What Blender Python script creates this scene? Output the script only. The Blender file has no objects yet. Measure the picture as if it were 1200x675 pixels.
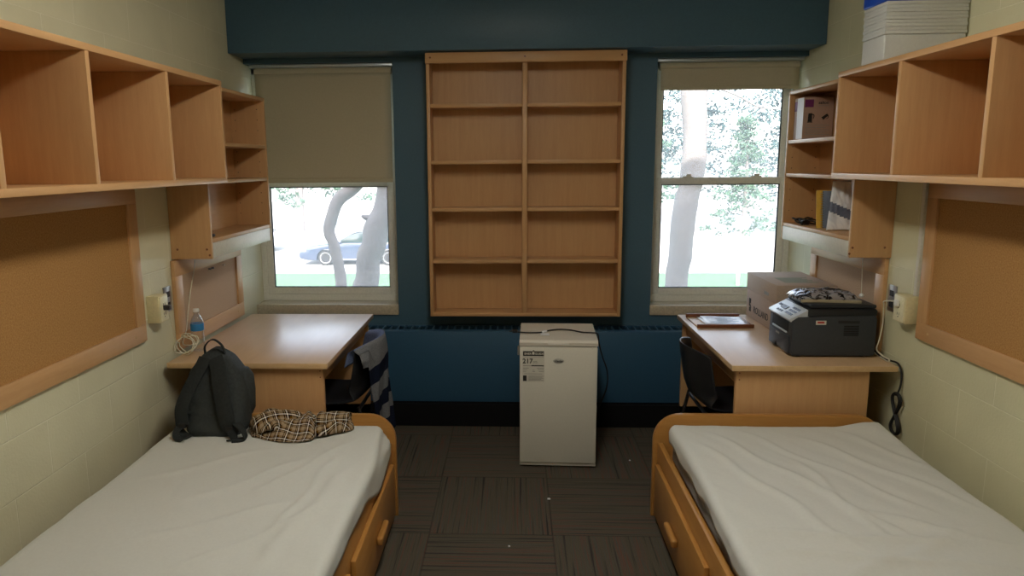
import bpy, bmesh, math, random
from mathutils import Vector, Matrix, noise
random.seed(7)
PI = math.pi
scene = bpy.context.scene
COL = scene.collection

# ------------------------------------------------------------------ room measures (metres)
XL, XR = -1.765, 1.86          # side walls
YB, YO = 4.90, 5.15            # inner / outer face of the window wall
YF = -1.3                      # wall behind the camera
ZC = 2.80                      # ceiling
GZ = -2.40                     # ground outside

# ================================================================== materials
def mat(name):
    m = bpy.data.materials.new(name); m.use_nodes = True
    nt = m.node_tree
    b = nt.nodes['Principled BSDF']
    return m, nt, b

def N(nt, t, **kw):
    n = nt.nodes.new(t)
    for k, v in kw.items():
        setattr(n, k, v)
    return n

def L(nt, a, b):
    nt.links.new(a, b)

def coords(nt, scale=(1, 1, 1), loc=(0, 0, 0), kind='Object'):
    tc = N(nt, 'ShaderNodeTexCoord'); mp = N(nt, 'ShaderNodeMapping')
    mp.inputs['Scale'].default_value = scale
    mp.inputs['Location'].default_value = loc
    L(nt, tc.outputs[kind], mp.inputs['Vector'])
    return mp.outputs['Vector']

def ramp(nt, fac, stops, interp='LINEAR'):
    r = N(nt, 'ShaderNodeValToRGB')
    r.color_ramp.interpolation = interp
    e = r.color_ramp.elements
    while len(e) < len(stops):
        e.new(0.5)
    for i, (p, c) in enumerate(stops):
        e[i].position = p; e[i].color = (c[0], c[1], c[2], 1)
    L(nt, fac, r.inputs['Fac'])
    return r.outputs['Color']

def plain(name, c, rough=0.5, metal=0.0, var=0.06, spec=0.5, scale=18, coat=0.0, bump=0.0, bscale=200):
    m, nt, b = mat(name)
    v = coords(nt, (scale,) * 3)
    n = N(nt, 'ShaderNodeTexNoise'); n.inputs['Detail'].default_value = 4
    L(nt, v, n.inputs['Vector'])
    lo = tuple(x * (1 - var) for x in c); hi = tuple(min(1, x * (1 + var)) for x in c)
    L(nt, ramp(nt, n.outputs['Fac'], [(0.3, lo), (0.7, hi)]), b.inputs['Base Color'])
    b.inputs['Roughness'].default_value = rough
    b.inputs['Metallic'].default_value = metal
    b.inputs['Specular IOR Level'].default_value = spec
    b.inputs['Coat Weight'].default_value = coat
    if bump:
        n2 = N(nt, 'ShaderNodeTexNoise'); n2.inputs['Scale'].default_value = bscale
        L(nt, coords(nt), n2.inputs['Vector'])
        bp = N(nt, 'ShaderNodeBump'); bp.inputs['Strength'].default_value = bump; bp.inputs['Distance'].default_value = 0.004
        L(nt, n2.outputs['Fac'], bp.inputs['Height']); L(nt, bp.outputs['Normal'], b.inputs['Normal'])
    return m

def wood(name, c1, c2, axis, rough=0.4, spec=0.4):
    m, nt, b = mat(name)
    sc = [42, 42, 42]; sc['xyz'.index(axis)] = 2.6
    n = N(nt, 'ShaderNodeTexNoise'); n.inputs['Detail'].default_value = 6; n.inputs['Roughness'].default_value = 0.62
    n.inputs['Scale'].default_value = 1.0
    L(nt, coords(nt, sc), n.inputs['Vector'])
    n2 = N(nt, 'ShaderNodeTexNoise'); n2.inputs['Scale'].default_value = 150
    sc2 = [1, 1, 1]; sc2['xyz'.index(axis)] = 0.12
    L(nt, coords(nt, sc2), n2.inputs['Vector'])
    ad = N(nt, 'ShaderNodeMath', operation='MULTIPLY_ADD'); ad.inputs[1].default_value = 0.35
    L(nt, n2.outputs['Fac'], ad.inputs[0]); L(nt, n.outputs['Fac'], ad.inputs[2])
    L(nt, ramp(nt, ad.outputs[0], [(0.42, c1), (0.92, c2)]), b.inputs['Base Color'])
    b.inputs['Roughness'].default_value = rough
    b.inputs['Specular IOR Level'].default_value = spec
    return m

def block_wall(name, c, y0, mortar):
    """painted concrete block: courses of 0.216 m, blocks of 0.432 m laid half over half"""
    m, nt, b = mat(name)
    tc = N(nt, 'ShaderNodeTexCoord'); sx = N(nt, 'ShaderNodeSeparateXYZ'); cb = N(nt, 'ShaderNodeCombineXYZ')
    L(nt, tc.outputs['Object'], sx.inputs[0])
    ay = N(nt, 'ShaderNodeMath', operation='ADD'); ay.inputs[1].default_value = -y0 + 4.32
    az = N(nt, 'ShaderNodeMath', operation='ADD'); az.inputs[1].default_value = 0.089
    L(nt, sx.outputs['Y'], ay.inputs[0]); L(nt, sx.outputs['Z'], az.inputs[0])
    L(nt, ay.outputs[0], cb.inputs[0]); L(nt, az.outputs[0], cb.inputs[1])
    br = N(nt, 'ShaderNodeTexBrick'); br.offset = 0.5; br.offset_frequency = 2
    br.inputs['Scale'].default_value = 1; br.inputs['Brick Width'].default_value = 0.432
    br.inputs['Row Height'].default_value = 0.216; br.inputs['Mortar Size'].default_value = 0.0035
    br.inputs['Mortar Smooth'].default_value = 0.9
    L(nt, cb.outputs[0], br.inputs['Vector'])
    br.inputs['Color1'].default_value = (*c, 1)
    br.inputs['Color2'].default_value = (c[0] * .96, c[1] * .96, c[2] * .96, 1)
    br.inputs['Mortar'].default_value = (*mortar, 1)
    n = N(nt, 'ShaderNodeTexNoise'); n.inputs['Scale'].default_value = 85; n.inputs['Detail'].default_value = 6
    L(nt, tc.outputs['Object'], n.inputs['Vector'])
    n3 = N(nt, 'ShaderNodeTexNoise'); n3.inputs['Scale'].default_value = 3; n3.inputs['Detail'].default_value = 3
    L(nt, tc.outputs['Object'], n3.inputs['Vector'])
    mx = N(nt, 'ShaderNodeMix', data_type='RGBA', blend_type='MULTIPLY'); mx.inputs['Factor'].default_value = 1
    L(nt, br.outputs['Color'], mx.inputs['A'])
    L(nt, ramp(nt, n3.outputs['Fac'], [(0.3, (.9, .9, .89)), (0.7, (1, 1, 1))]), mx.inputs['B'])
    L(nt, mx.outputs['Result'], b.inputs['Base Color'])
    b1 = N(nt, 'ShaderNodeBump'); b1.invert = True; b1.inputs['Distance'].default_value = 0.005; b1.inputs['Strength'].default_value = 0.35
    L(nt, br.outputs['Fac'], b1.inputs['Height'])
    b2 = N(nt, 'ShaderNodeBump'); b2.inputs['Distance'].default_value = 0.003; b2.inputs['Strength'].default_value = 0.35
    L(nt, n.outputs['Fac'], b2.inputs['Height']); L(nt, b1.outputs['Normal'], b2.inputs['Normal'])
    L(nt, b2.outputs['Normal'], b.inputs['Normal'])
    b.inputs['Roughness'].default_value = 0.42; b.inputs['Specular IOR Level'].default_value = 0.35
    return m

def carpet_mat(name):
    m, nt, b = mat(name)
    tc = N(nt, 'ShaderNodeTexCoord'); s = N(nt, 'ShaderNodeSeparateXYZ'); L(nt, tc.outputs['Object'], s.inputs[0])
    def math2(op, a, bb):
        n = N(nt, 'ShaderNodeMath', operation=op)
        for i, v in enumerate((a, bb)):
            if isinstance(v, (int, float)): n.inputs[i].default_value = v
            else: L(nt, v, n.inputs[i])
        return n.outputs[0]
    u = math2('DIVIDE', math2('SUBTRACT', s.outputs['X'], 0.183 - 5.8), 0.58)
    v = math2('DIVIDE', math2('SUBTRACT', s.outputs['Y'], 3.212 - 6.35), 0.635)
    fu, fv = math2('FLOOR', u, 0), math2('FLOOR', v, 0)
    par = math2('MODULO', math2('ADD', fu, fv), 2)          # tile direction
    # stripe coordinate : X on even tiles, Y on odd ones
    def stripe(a, other):
        cb = N(nt, 'ShaderNodeCombineXYZ')
        L(nt, math2('MULTIPLY', a, 44), cb.inputs[0]); L(nt, math2('MULTIPLY', other, .55), cb.inputs[1])
        L(nt, math2('ADD', math2('MULTIPLY', fu, 3.7), math2('MULTIPLY', fv, 7.3)), cb.inputs[2])
        n = N(nt, 'ShaderNodeTexNoise'); n.inputs['Scale'].default_value = 1.6; n.inputs['Detail'].default_value = 3
        n.inputs['Roughness'].default_value = 0.7
        L(nt, cb.outputs[0], n.inputs['Vector'])
        return n.outputs['Fac']
    mixs = N(nt, 'ShaderNodeMix', data_type='FLOAT')
    L(nt, par, mixs.inputs['Factor']); L(nt, stripe(s.outputs['Y'], s.outputs['X']), mixs.inputs['A']); L(nt, stripe(s.outputs['X'], s.outputs['Y']), mixs.inputs['B'])
    c = ramp(nt, mixs.outputs['Result'], [(0.34, (.040, .036, .036)), (0.42, (.092, .083, .063)), (0.49, (.110, .094, .068)),
                                          (0.54, (.086, .091, .080)), (0.60, (.150, .070, .050)), (0.65, (.098, .090, .072))])
    n = N(nt, 'ShaderNodeTexNoise'); n.inputs['Scale'].default_value = 260; L(nt, tc.outputs['Object'], n.inputs['Vector'])
    mx = N(nt, 'ShaderNodeMix', data_type='RGBA', blend_type='MULTIPLY'); mx.inputs['Factor'].default_value = 1
    L(nt, c, mx.inputs['A']); L(nt, ramp(nt, n.outputs['Fac'], [(0.3, (.6, .6, .6)), (0.7, (1.15, 1.15, 1.15))]), mx.inputs['B'])
    # dark seam at tile borders
    def edge(t):
        f = math2('FRACT', t, 0)
        return math2('GREATER_THAN', math2('ABSOLUTE', math2('SUBTRACT', f, 0.5), 0), 0.493)
    mx2 = N(nt, 'ShaderNodeMix', data_type='RGBA', blend_type='MULTIPLY')
    L(nt, math2('MULTIPLY', math2('MAXIMUM', edge(u), edge(v)), 0.35), mx2.inputs['Factor'])
    L(nt, mx.outputs['Result'], mx2.inputs['A']); mx2.inputs['B'].default_value = (.2, .2, .2, 1)
    L(nt, mx2.outputs['Result'], b.inputs['Base Color'])
    bp = N(nt, 'ShaderNodeBump'); bp.inputs['Distance'].default_value = 0.004; bp.inputs['Strength'].default_value = 0.5
    L(nt, n.outputs['Fac'], bp.inputs['Height']); L(nt, bp.outputs['Normal'], b.inputs['Normal'])
    b.inputs['Roughness'].default_value = 0.95; b.inputs['Specular IOR Level'].default_value = 0.1
    return m

def cork_mat(name, c1, c2):
    m, nt, b = mat(name)
    n = N(nt, 'ShaderNodeTexNoise'); n.inputs['Scale'].default_value = 170; n.inputs['Detail'].default_value = 3
    L(nt, coords(nt), n.inputs['Vector'])
    L(nt, ramp(nt, n.outputs['Fac'], [(0.3, c1), (0.7, c2)]), b.inputs['Base Color'])
    b.inputs['Roughness'].default_value = 0.9; b.inputs['Specular IOR Level'].default_value = 0.15
    return m

def glass_mat(name, tint=(1, 1, 1), haze=0.05):
    """window pane: clear, mirror-like at grazing angles, with a translucent veil painted in for the overexposed bloom outside"""
    m, nt, b = mat(name); nt.nodes.remove(b)
    out = nt.nodes['Material Output']
    tr = N(nt, 'ShaderNodeBsdfTransparent'); tr.inputs[0].default_value = (*tint, 1)
    gl = N(nt, 'ShaderNodeBsdfGlossy'); gl.inputs['Roughness'].default_value = 0.02
    fr = N(nt, 'ShaderNodeFresnel'); fr.inputs['IOR'].default_value = 1.45
    mx = N(nt, 'ShaderNodeMixShader'); L(nt, fr.outputs[0], mx.inputs[0]); L(nt, tr.outputs[0], mx.inputs[1]); L(nt, gl.outputs[0], mx.inputs[2])
    tl = N(nt, 'ShaderNodeBsdfTranslucent'); tl.inputs[0].default_value = (.9, .92, .95, 1)  # milky veil imitating the glare of the bright outdoors
    m2 = N(nt, 'ShaderNodeMixShader')
    n = N(nt, 'ShaderNodeTexNoise'); n.inputs['Scale'].default_value = 6; L(nt, coords(nt), n.inputs['Vector'])
    mr = N(nt, 'ShaderNodeMapRange'); mr.inputs['To Min'].default_value = haze * .8; mr.inputs['To Max'].default_value = haze * 1.2
    L(nt, n.outputs['Fac'], mr.inputs['Value']); L(nt, mr.outputs[0], m2.inputs[0])
    L(nt, mx.outputs[0], m2.inputs[1]); L(nt, tl.outputs[0], m2.inputs[2]); L(nt, m2.outputs[0], out.inputs['Surface'])
    return m

def bottle_mat(name):
    m, nt, b = mat(name); nt.nodes.remove(b)
    out = nt.nodes['Material Output']
    tr = N(nt, 'ShaderNodeBsdfTransparent'); tr.inputs[0].default_value = (.93, .96, .97, 1)
    gl = N(nt, 'ShaderNodeBsdfGlossy'); gl.inputs['Roughness'].default_value = 0.06
    fr = N(nt, 'ShaderNodeLayerWeight'); fr.inputs['Blend'].default_value = 0.35
    mx = N(nt, 'ShaderNodeMixShader'); L(nt, fr.outputs['Facing'], mx.inputs[0]); L(nt, tr.outputs[0], mx.inputs[1]); L(nt, gl.outputs[0], mx.inputs[2])
    L(nt, mx.outputs[0], out.inputs['Surface'])
    return m

def foil_mat(name, c1, c2, scale, metal=0.6, rough=0.25):
    m, nt, b = mat(name)
    n = N(nt, 'ShaderNodeTexNoise'); n.inputs['Scale'].default_value = scale; n.inputs['Detail'].default_value = 2; n.inputs['Distortion'].default_value = 1.5
    L(nt, coords(nt), n.inputs['Vector'])
    L(nt, ramp(nt, n.outputs['Fac'], [(0.41, c1), (0.52, c2)]), b.inputs['Base Color'])
    b.inputs['Metallic'].default_value = metal; b.inputs['Roughness'].default_value = rough
    n2 = N(nt, 'ShaderNodeTexNoise'); n2.inputs['Scale'].default_value = scale * 2.2; L(nt, coords(nt), n2.inputs['Vector'])
    bp = N(nt, 'ShaderNodeBump'); bp.inputs['Distance'].default_value = 0.006; bp.inputs['Strength'].default_value = 0.6
    L(nt, n2.outputs['Fac'], bp.inputs['Height']); L(nt, bp.outputs['Normal'], b.inputs['Normal'])
    return m

def plaid_mat(name):
    m, nt, b = mat(name)
    uv = N(nt, 'ShaderNodeUVMap'); s = N(nt, 'ShaderNodeSeparateXYZ'); L(nt, uv.outputs[0], s.inputs[0])
    def band(o):
        mu = N(nt, 'ShaderNodeMath', operation='FRACT'); ml = N(nt, 'ShaderNodeMath', operation='MULTIPLY'); ml.inputs[1].default_value = 16.5
        L(nt, o, ml.inputs[0]); L(nt, ml.outputs[0], mu.inputs[0])
        tan, blk, wht, brn = (.36, .295, .225), (.012, .012, .014), (.85, .83, .79), (.19, .135, .09)
        return ramp(nt, mu.outputs[0], [(0.0, tan), (0.26, blk), (0.35, tan), (0.42, blk), (0.53, wht), (0.62, blk), (0.74, brn), (0.90, tan)], 'CONSTANT')
    mx = N(nt, 'ShaderNodeMix', data_type='RGBA'); mx.inputs['Factor'].default_value = 0.5
    L(nt, band(s.outputs['X']), mx.inputs['A']); L(nt, band(s.outputs['Y']), mx.inputs['B'])
    bc = N(nt, 'ShaderNodeBrightContrast'); bc.inputs['Contrast'].default_value = .30; bc.inputs['Bright'].default_value = .03
    L(nt, mx.outputs['Result'], bc.inputs['Color']); L(nt, bc.outputs[0], b.inputs['Base Color'])
    b.inputs['Roughness'].default_value = 0.9; b.inputs['Specular IOR Level'].default_value = 0.1
    return m

def stripe_mat(name):
    m, nt, b = mat(name)
    uv = N(nt, 'ShaderNodeUVMap'); s = N(nt, 'ShaderNodeSeparateXYZ'); L(nt, uv.outputs[0], s.inputs[0])
    ml = N(nt, 'ShaderNodeMath', operation='DIVIDE'); ml.inputs[1].default_value = 0.60; L(nt, s.outputs['Y'], ml.inputs[0])
    g, n_ = (.17, .18, .20), (.010, .014, .030)
    blue = (.13, .17, .31)  # daylight tint painted into the grey of the inner fold
    c = ramp(nt, ml.outputs[0], [(0.0, blue), (0.142, g), (0.32, n_), (0.47, g), (0.635, n_), (0.78, g), (0.925, n_)], 'CONSTANT')
    nz = N(nt, 'ShaderNodeTexNoise'); nz.inputs['Scale'].default_value = 180; L(nt, coords(nt), nz.inputs['Vector'])
    mx = N(nt, 'ShaderNodeMix', data_type='RGBA', blend_type='MULTIPLY'); mx.inputs['Factor'].default_value = 1
    L(nt, c, mx.inputs['A']); L(nt, ramp(nt, nz.outputs['Fac'], [(0.3, (.75, .75, .75)), (0.7, (1.1, 1.1, 1.1))]), mx.inputs['B'])
    L(nt, mx.outputs['Result'], b.inputs['Base Color'])
    b.inputs['Roughness'].default_value = 0.95; b.inputs['Specular IOR Level'].default_value = 0.05
    return m

def emit(name, c, s):
    m, nt, b = mat(name); nt.nodes.remove(b)
    e = N(nt, 'ShaderNodeEmission'); e.inputs[0].default_value = (*c, 1); e.inputs[1].default_value = s
    L(nt, e.outputs[0], nt.nodes['Material Output'].inputs['Surface'])
    return m

M = {}
MC1, MC2 = (.545, .312, .142), (.615, .37, .178)
for a in 'xyz':
    M['maple_' + a] = wood('maple_laminate_' + a, MC1, MC2, a)
    M['oak_' + a] = wood('varnished_beech_' + a, (.40, .185, .045), (.48, .245, .070), a, rough=0.3)
M['desk_top'] = wood('desk_laminate', (.58, .39, .225), (.65, .45, .27), 'y', rough=0.33, spec=1.0)
M['edge'] = wood('maple_edge_band', (.60, .40, .20), (.70, .49, .27), 'y')
M['wall_l'] = block_wall('cream_block_left', (.72, .70, .51), -0.01, (.80, .78, .61))
M['wall_r'] = block_wall('cream_block_right', (.72, .71, .49), 0.02, (.82, .81, .61))
M['wall_f'] = plain('cream_wall_paint', (.66, .63, .45), 0.6)
M['ceil'] = plain('ceiling_paint', (.72, .71, .66), 0.9)
M['blue'] = plain('blue_wall_paint', (.060, .130, .190), 0.42, var=.05, spec=.4)
M['blue_metal'] = plain('blue_enamel', (.040, .110, .195), 0.36, var=.05, spec=.4)
M['dark_blue'] = plain('dark_blue_paint', (.022, .05, .075), 0.5)
M['black_base'] = plain('black_vinyl', (.006, .006, .007), 0.8, spec=.2)
M['vent_shade'] = plain('vent_shade_blue', (.018, .045, .075), 0.6)  # blue darkened to stand for shade below the grille
M['void'] = plain('dark_slot', (.006, .008, .010), 0.8)
M['carpet'] = carpet_mat('striped_carpet_tile')
M['cork'] = cork_mat('tan_cork', (.36, .185, .060), (.50, .275, .105))
M['cork_pale'] = cork_mat('greyed_cork', (.47, .33, .22), (.55, .40, .28))
M['frame_alu'] = plain('window_alu', (.76, .77, .72), 0.42, metal=0.0, spec=.5)
M['alu'] = plain('bright_alu', (.60, .66, .70), 0.3, metal=0.7)
M['gasket'] = plain('dark_gasket', (.02, .025, .04), 0.6)
M['sill'] = plain('stone_sill', (.52, .46, .35), 0.35, var=.15, spec=.5)
M['blind'] = plain('blind_fabric', (.50, .455, .33), 0.85, var=.03, spec=.1, bump=.15, bscale=500)
M['cream_plastic'] = plain('cream_plastic', (.70, .63, .38), 0.4)
M['cream_panel'] = plain('cream_laminate', (.68, .66, .58), 0.35)
M['ivory'] = plain('ivory_plastic', (.82, .78, .55), 0.35)
M['steel'] = plain('brushed_steel', (.42, .42, .42), 0.35, metal=0.9)
M['dark_steel'] = plain('dark_chair_steel', (.05, .05, .055), 0.3, metal=.8)
M['chrome'] = plain('chrome', (.75, .75, .78), 0.15, metal=1.0)
M['sheet'] = plain('white_sheet', (.63, .645, .62), 0.9, var=.02, spec=.1, bump=.12, bscale=350)
M['mattress'] = plain('white_ticking', (.63, .64, .62), 0.9, var=.02, spec=.1)
M['fridge'] = plain('white_enamel', (.68, .67, .60), 0.4, var=.02, spec=.4, bump=.05, bscale=600)
M['fridge_top'] = plain('cream_moulding', (.68, .65, .58), 0.42, var=.02)
M['label_paper'] = plain('label_paper', (.62, .61, .55), 0.7, var=.02)
M['ink'] = plain('black_ink', (.010, .010, .010), 0.6)
M['grey_ink'] = plain('grey_ink', (.28, .28, .26), 0.6)
M['badge'] = plain('silver_badge', (.48, .48, .45), 0.4, metal=0.2)
M['black_rubber'] = plain('black_rubber', (.010, .010, .011), 0.5)
M['white_cable'] = plain('white_cable', (.72, .69, .55), 0.45)
M['chair_black'] = plain('black_chair_plastic', (.012, .013, .016), 0.38, spec=.5)
M['pack'] = plain('charcoal_nylon', (.036, .042, .043), 0.75, var=.18, spec=.25, bump=.35, bscale=420)
M['pack_strap'] = plain('black_webbing', (.024, .028, .029), 0.8, var=.15, spec=.2, bump=.3, bscale=600)
M['plaid'] = plaid_mat('tan_plaid_flannel')
M['stripe'] = stripe_mat('grey_navy_stripe')
M['bottle'] = bottle_mat('clear_pet')
M['bottle_label'] = plain('blue_label', (.03, .22, .52), 0.4, var=.25, scale=60)
M['white_plastic'] = plain('white_plastic', (.8, .8, .78), 0.35)
M['prn'] = plain('charcoal_printer_plastic', (.038, .045, .056), 0.45, spec=.4)
M['prn_dark'] = plain('black_printer_plastic', (.010, .012, .016), 0.4)
M['prn_lid'] = plain('dark_scanner_lid', (.018, .022, .028), 0.4)
M['prn_panel'] = plain('silver_panel', (.50, .55, .62), 0.35)
M['btn_blue'] = plain('blue_grey_button', (.10, .13, .20), 0.4)
M['kraft'] = plain('kraft_cardboard', (.46, .345, .27), 0.8, var=.05)
M['kraft_lid'] = plain('kraft_cardboard_lid', (.48, .375, .295), 0.8, var=.05)
M['green_ink'] = plain('green_print', (.24, .30, .22), 0.8)
M['paper'] = plain('white_paper', (.84, .86, .90), 0.35, var=.02, spec=.8)
M['paper_blue'] = plain('pale_blue_print', (.45, .58, .80), 0.8)
M['tray'] = wood('brown_tray_wood', (.16, .055, .025), (.24, .09, .04), 'x', rough=.35)
M['carton'] = plain('tan_carton', (.42, .29, .23), 0.6, var=.04)
M['carton_white'] = plain('white_carton', (.80, .78, .80), 0.5, var=.03)
M['purple'] = plain('purple_print', (.16, .025, .13), 0.5)
M['yellow'] = plain('yellow_card', (.70, .42, .05), 0.6)
M['navy_card'] = plain('slate_card', (.16, .19, .25), 0.6)
M['mailer'] = foil_mat('silver_poly_mailer', (.74, .79, .86), (.88, .92, .97), 9, metal=.0, rough=.22)  # window reflection painted in as a pale bluish white
M['mailer_band'] = plain('blue_grey_band', (.13, .16, .24), 0.35)
M['foil'] = foil_mat('black_silver_film', (.016, .015, .018), (.42, .42, .46), 26, metal=.5, rough=.2)
M['tan_edge'] = plain('tan_seam', (.42, .37, .25), 0.6)
M['bin'] = plain('frosted_plastic', (.60, .62, .61), 0.4, var=.03)
M['bin_lid'] = plain('blue_bin_lid', (.010, .070, .50), 0.4)
M['red'] = plain('red_print', (.45, .04, .03), 0.6)
M['pin'] = plain('dark_pin', (.03, .03, .035), 0.3)
M['housing'] = plain('white_enamel_lamp', (.8, .8, .78), 0.5)
M['glass'] = glass_mat('window_glass', (1, 1, 1), 0.11)
M['bark'] = plain('grey_bark', (.27, .24, .23), 0.95, var=.35, scale=9, spec=.1, bump=.8, bscale=14)
M['leaf'] = plain('leaf_green', (.055, .105, .070), 0.6, var=.4, scale=1.5, spec=.3)
M['leaf_dark'] = plain('needle_green', (.028, .060, .062), 0.6, var=.5, scale=1.2, spec=.3)
M['grass'] = plain('lawn_grass', (.085, .165, .090), 0.9, var=.25, scale=2, spec=.1)
M['asphalt'] = plain('pale_asphalt', (.36, .35, .33), 0.9, var=.08, scale=1)
M['sun_block'] = plain('sun_block_brick', (.30, .18, .13), 0.9)  # for the added wall that blocks the sun
M['car_blue'] = plain('dark_blue_car_paint', (.030, .045, .085), 0.25, spec=.6, coat=.6)
M['car_white'] = plain('white_car_paint', (.75, .75, .76), 0.3, coat=.5)
M['car_glass'] = plain('tinted_car_glass', (.02, .035, .035), 0.08, spec=.7)
M['alloy'] = plain('alloy_wheel', (.62, .63, .65), 0.35, metal=.5)

# ================================================================== mesh helpers
OFF = {}
class MB:
    """collects shapes (in world or thing coordinates) and links them as ONE mesh object"""
    def __init__(self):
        self.bm = bmesh.new(); self.mi = 0; self.uv = None
    def box(self, x0, x1, y0, y1, z0, z1, bev=0.0, seg=2, mi=None):
        if x1 < x0: x0, x1 = x1, x0
        if y1 < y0: y0, y1 = y1, y0
        r = bmesh.ops.create_cube(self.bm, size=1.0)
        vs = r['verts']
        for v in vs:
            v.co = Vector(((v.co.x + .5) * (x1 - x0) + x0, (v.co.y + .5) * (y1 - y0) + y0, (v.co.z + .5) * (z1 - z0) + z0))
        fs = list({f for v in vs for f in v.link_faces})
        for f in fs: f.material_index = self.mi if mi is None else mi
        if bev:
            es = list({e for v in vs for e in v.link_edges})
            r = bmesh.ops.bevel(self.bm, geom=es, offset=bev, segments=seg, affect='EDGES', profile=0.5, material=-1)
            return list({v for f in r['faces'] for v in f.verts} | {v for v in vs if v.is_valid})
        return vs
    def face(self, pts, mi=None):
        f = self.bm.faces.new([self.bm.verts.new(p) for p in pts]); f.material_index = self.mi if mi is None else mi
        return f
    def prism(self, outline, axis, a0, a1, bev=0.0, mi=None):
        """outline: 2-D points; extruded along axis between a0 and a1"""
        def P(p, a):
            if axis == 'x': return (a, p[0], p[1])
            if axis == 'y': return (p[0], a, p[1])
            return (p[0], p[1], a)
        lo = [self.bm.verts.new(P(p, a0)) for p in outline]; hi = [self.bm.verts.new(P(p, a1)) for p in outline]
        n = len(outline); fs = []
        fs.append(self.bm.faces.new(lo)); fs.append(self.bm.faces.new(hi))
        for i in range(n):
            fs.append(self.bm.faces.new((lo[i], lo[(i + 1) % n], hi[(i + 1) % n], hi[i])))
        bmesh.ops.recalc_face_normals(self.bm, faces=fs)
        for f in fs: f.material_index = self.mi if mi is None else mi
        if bev:
            es = list({e for f in fs[:2] for e in f.edges})
            bmesh.ops.bevel(self.bm, geom=es, offset=bev, segments=2, affect='EDGES', profile=0.5, material=-1)
    def tube(self, pts, r, seg=8, smooth=4, cap=True, flat=None, closed=False, mi=None):
        """round (or flat = (w, t, side vector)) tube through pts"""
        P = [Vector(p) for p in pts]
        rs = r if isinstance(r, (list, tuple)) else [r] * len(P)
        if smooth > 1 and len(P) > 2:
            Q, R = [], []
            n = len(P)
            rng = n if closed else n - 1
            for i in range(rng):
                if closed: p0, p1, p2, p3 = P[(i - 1) % n], P[i], P[(i + 1) % n], P[(i + 2) % n]; r1, r2 = rs[i], rs[(i + 1) % n]
                else: p0, p1, p2, p3 = P[max(i - 1, 0)], P[i], P[i + 1], P[min(i + 2, n - 1)]; r1, r2 = rs[i], rs[i + 1]
                for k in range(smooth):
                    t = k / smooth
                    Q.append(0.5 * ((2 * p1) + (-p0 + p2) * t + (2 * p0 - 5 * p1 + 4 * p2 - p3) * t * t + (-p0 + 3 * p1 - 3 * p2 + p3) * t ** 3))
                    R.append(r1 + (r2 - r1) * t)
            if not closed: Q.append(P[-1]); R.append(rs[-1])
            P, rs = Q, R
        n = len(P); rings = []; prev = None
        for i in range(n):
            if closed: d = (P[(i + 1) % n] - P[i - 1])
            else: d = (P[min(i + 1, n - 1)] - P[max(i - 1, 0)])
            d = d.normalized() if d.length > 1e-9 else Vector((0, 0, 1))
            if flat:
                side = Vector(flat[2]); side = (side - d * side.dot(d)).normalized(); up = d.cross(side)
                w, t = flat[0], flat[1]
                ring = [self.bm.verts.new(P[i] + side * (w / 2 * sx) + up * (t / 2 * sz)) for sx, sz in ((1, -.6), (1, .6), (.8, 1), (-.8, 1), (-1, .6), (-1, -.6), (-.8, -1), (.8, -1))]
            else:
                if prev is None:
                    a = Vector((0, 0, 1)) if abs(d.z) < .9 else Vector((1, 0, 0))
                    prev = a
                u = prev - d * prev.dot(d)
                u = u.normalized() if u.length > 1e-6 else d.orthogonal().normalized()
                prev = u; v = d.cross(u)
                ring = [self.bm.verts.new(P[i] + (u * math.cos(2 * PI * k / seg) + v * math.sin(2 * PI * k / seg)) * rs[i]) for k in range(seg)]
            rings.append(ring)
        m = len(rings[0])
        idx = self.mi if mi is None else mi
        for i in range(n if closed else n - 1):
            A, B = rings[i], rings[(i + 1) % n]
            for k in range(m):
                f = self.bm.faces.new((A[k], A[(k + 1) % m], B[(k + 1) % m], B[k])); f.material_index = idx; f.smooth = True
        if cap and not closed:
            for rg in (rings[0][::-1], rings[-1]):
                f = self.bm.faces.new(rg); f.material_index = idx
    def lathe(self, prof, c, seg=24, axis='z', mi=None):
        """prof: (radius, height) points; axis through c"""
        rings = []
        for r, h in prof:
            ring = []
            for k in range(seg):
                a = 2 * PI * k / seg
                q = (r * math.cos(a), r * math.sin(a))
                if axis == 'z': p = (c[0] + q[0], c[1] + q[1], c[2] + h)
                elif axis == 'y': p = (c[0] + q[0], c[1] + h, c[2] + q[1])
                else: p = (c[0] + h, c[1] + q[0], c[2] + q[1])
                ring.append(self.bm.verts.new(p))
            rings.append(ring)
        idx = self.mi if mi is None else mi
        for A, B in zip(rings, rings[1:]):
            for k in range(seg):
                f = self.bm.faces.new((A[k], A[(k + 1) % seg], B[(k + 1) % seg], B[k])); f.material_index = idx; f.smooth = True
        for rg, (r, h) in ((rings[0][::-1], prof[0]), (rings[-1], prof[-1])):
            if r > 1e-5:
                f = self.bm.faces.new(rg); f.material_index = idx
    def grid(self, nu, nv, fn, uvfn=None, mi=None, closed_u=False):
        V = [[self.bm.verts.new(fn(i / (nu if closed_u else nu - 1), j / (nv - 1))) for j in range(nv)] for i in range(nu)]
        idx = self.mi if mi is None else mi
        uvl = self.bm.loops.layers.uv.verify() if uvfn else None
        for i in range(nu if closed_u else nu - 1):
            for j in range(nv - 1):
                i2 = (i + 1) % nu
                f = self.bm.faces.new((V[i][j], V[i2][j], V[i2][j + 1], V[i][j + 1])); f.material_index = idx; f.smooth = True
                if uvfn:
                    for lp, (a, bb) in zip(f.loops, ((i, j), (i + 1, j), (i + 1, j + 1), (i, j + 1))):
                        lp[uvl].uv = uvfn(a / (nu - 1), bb / (nv - 1))
        return V
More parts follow.
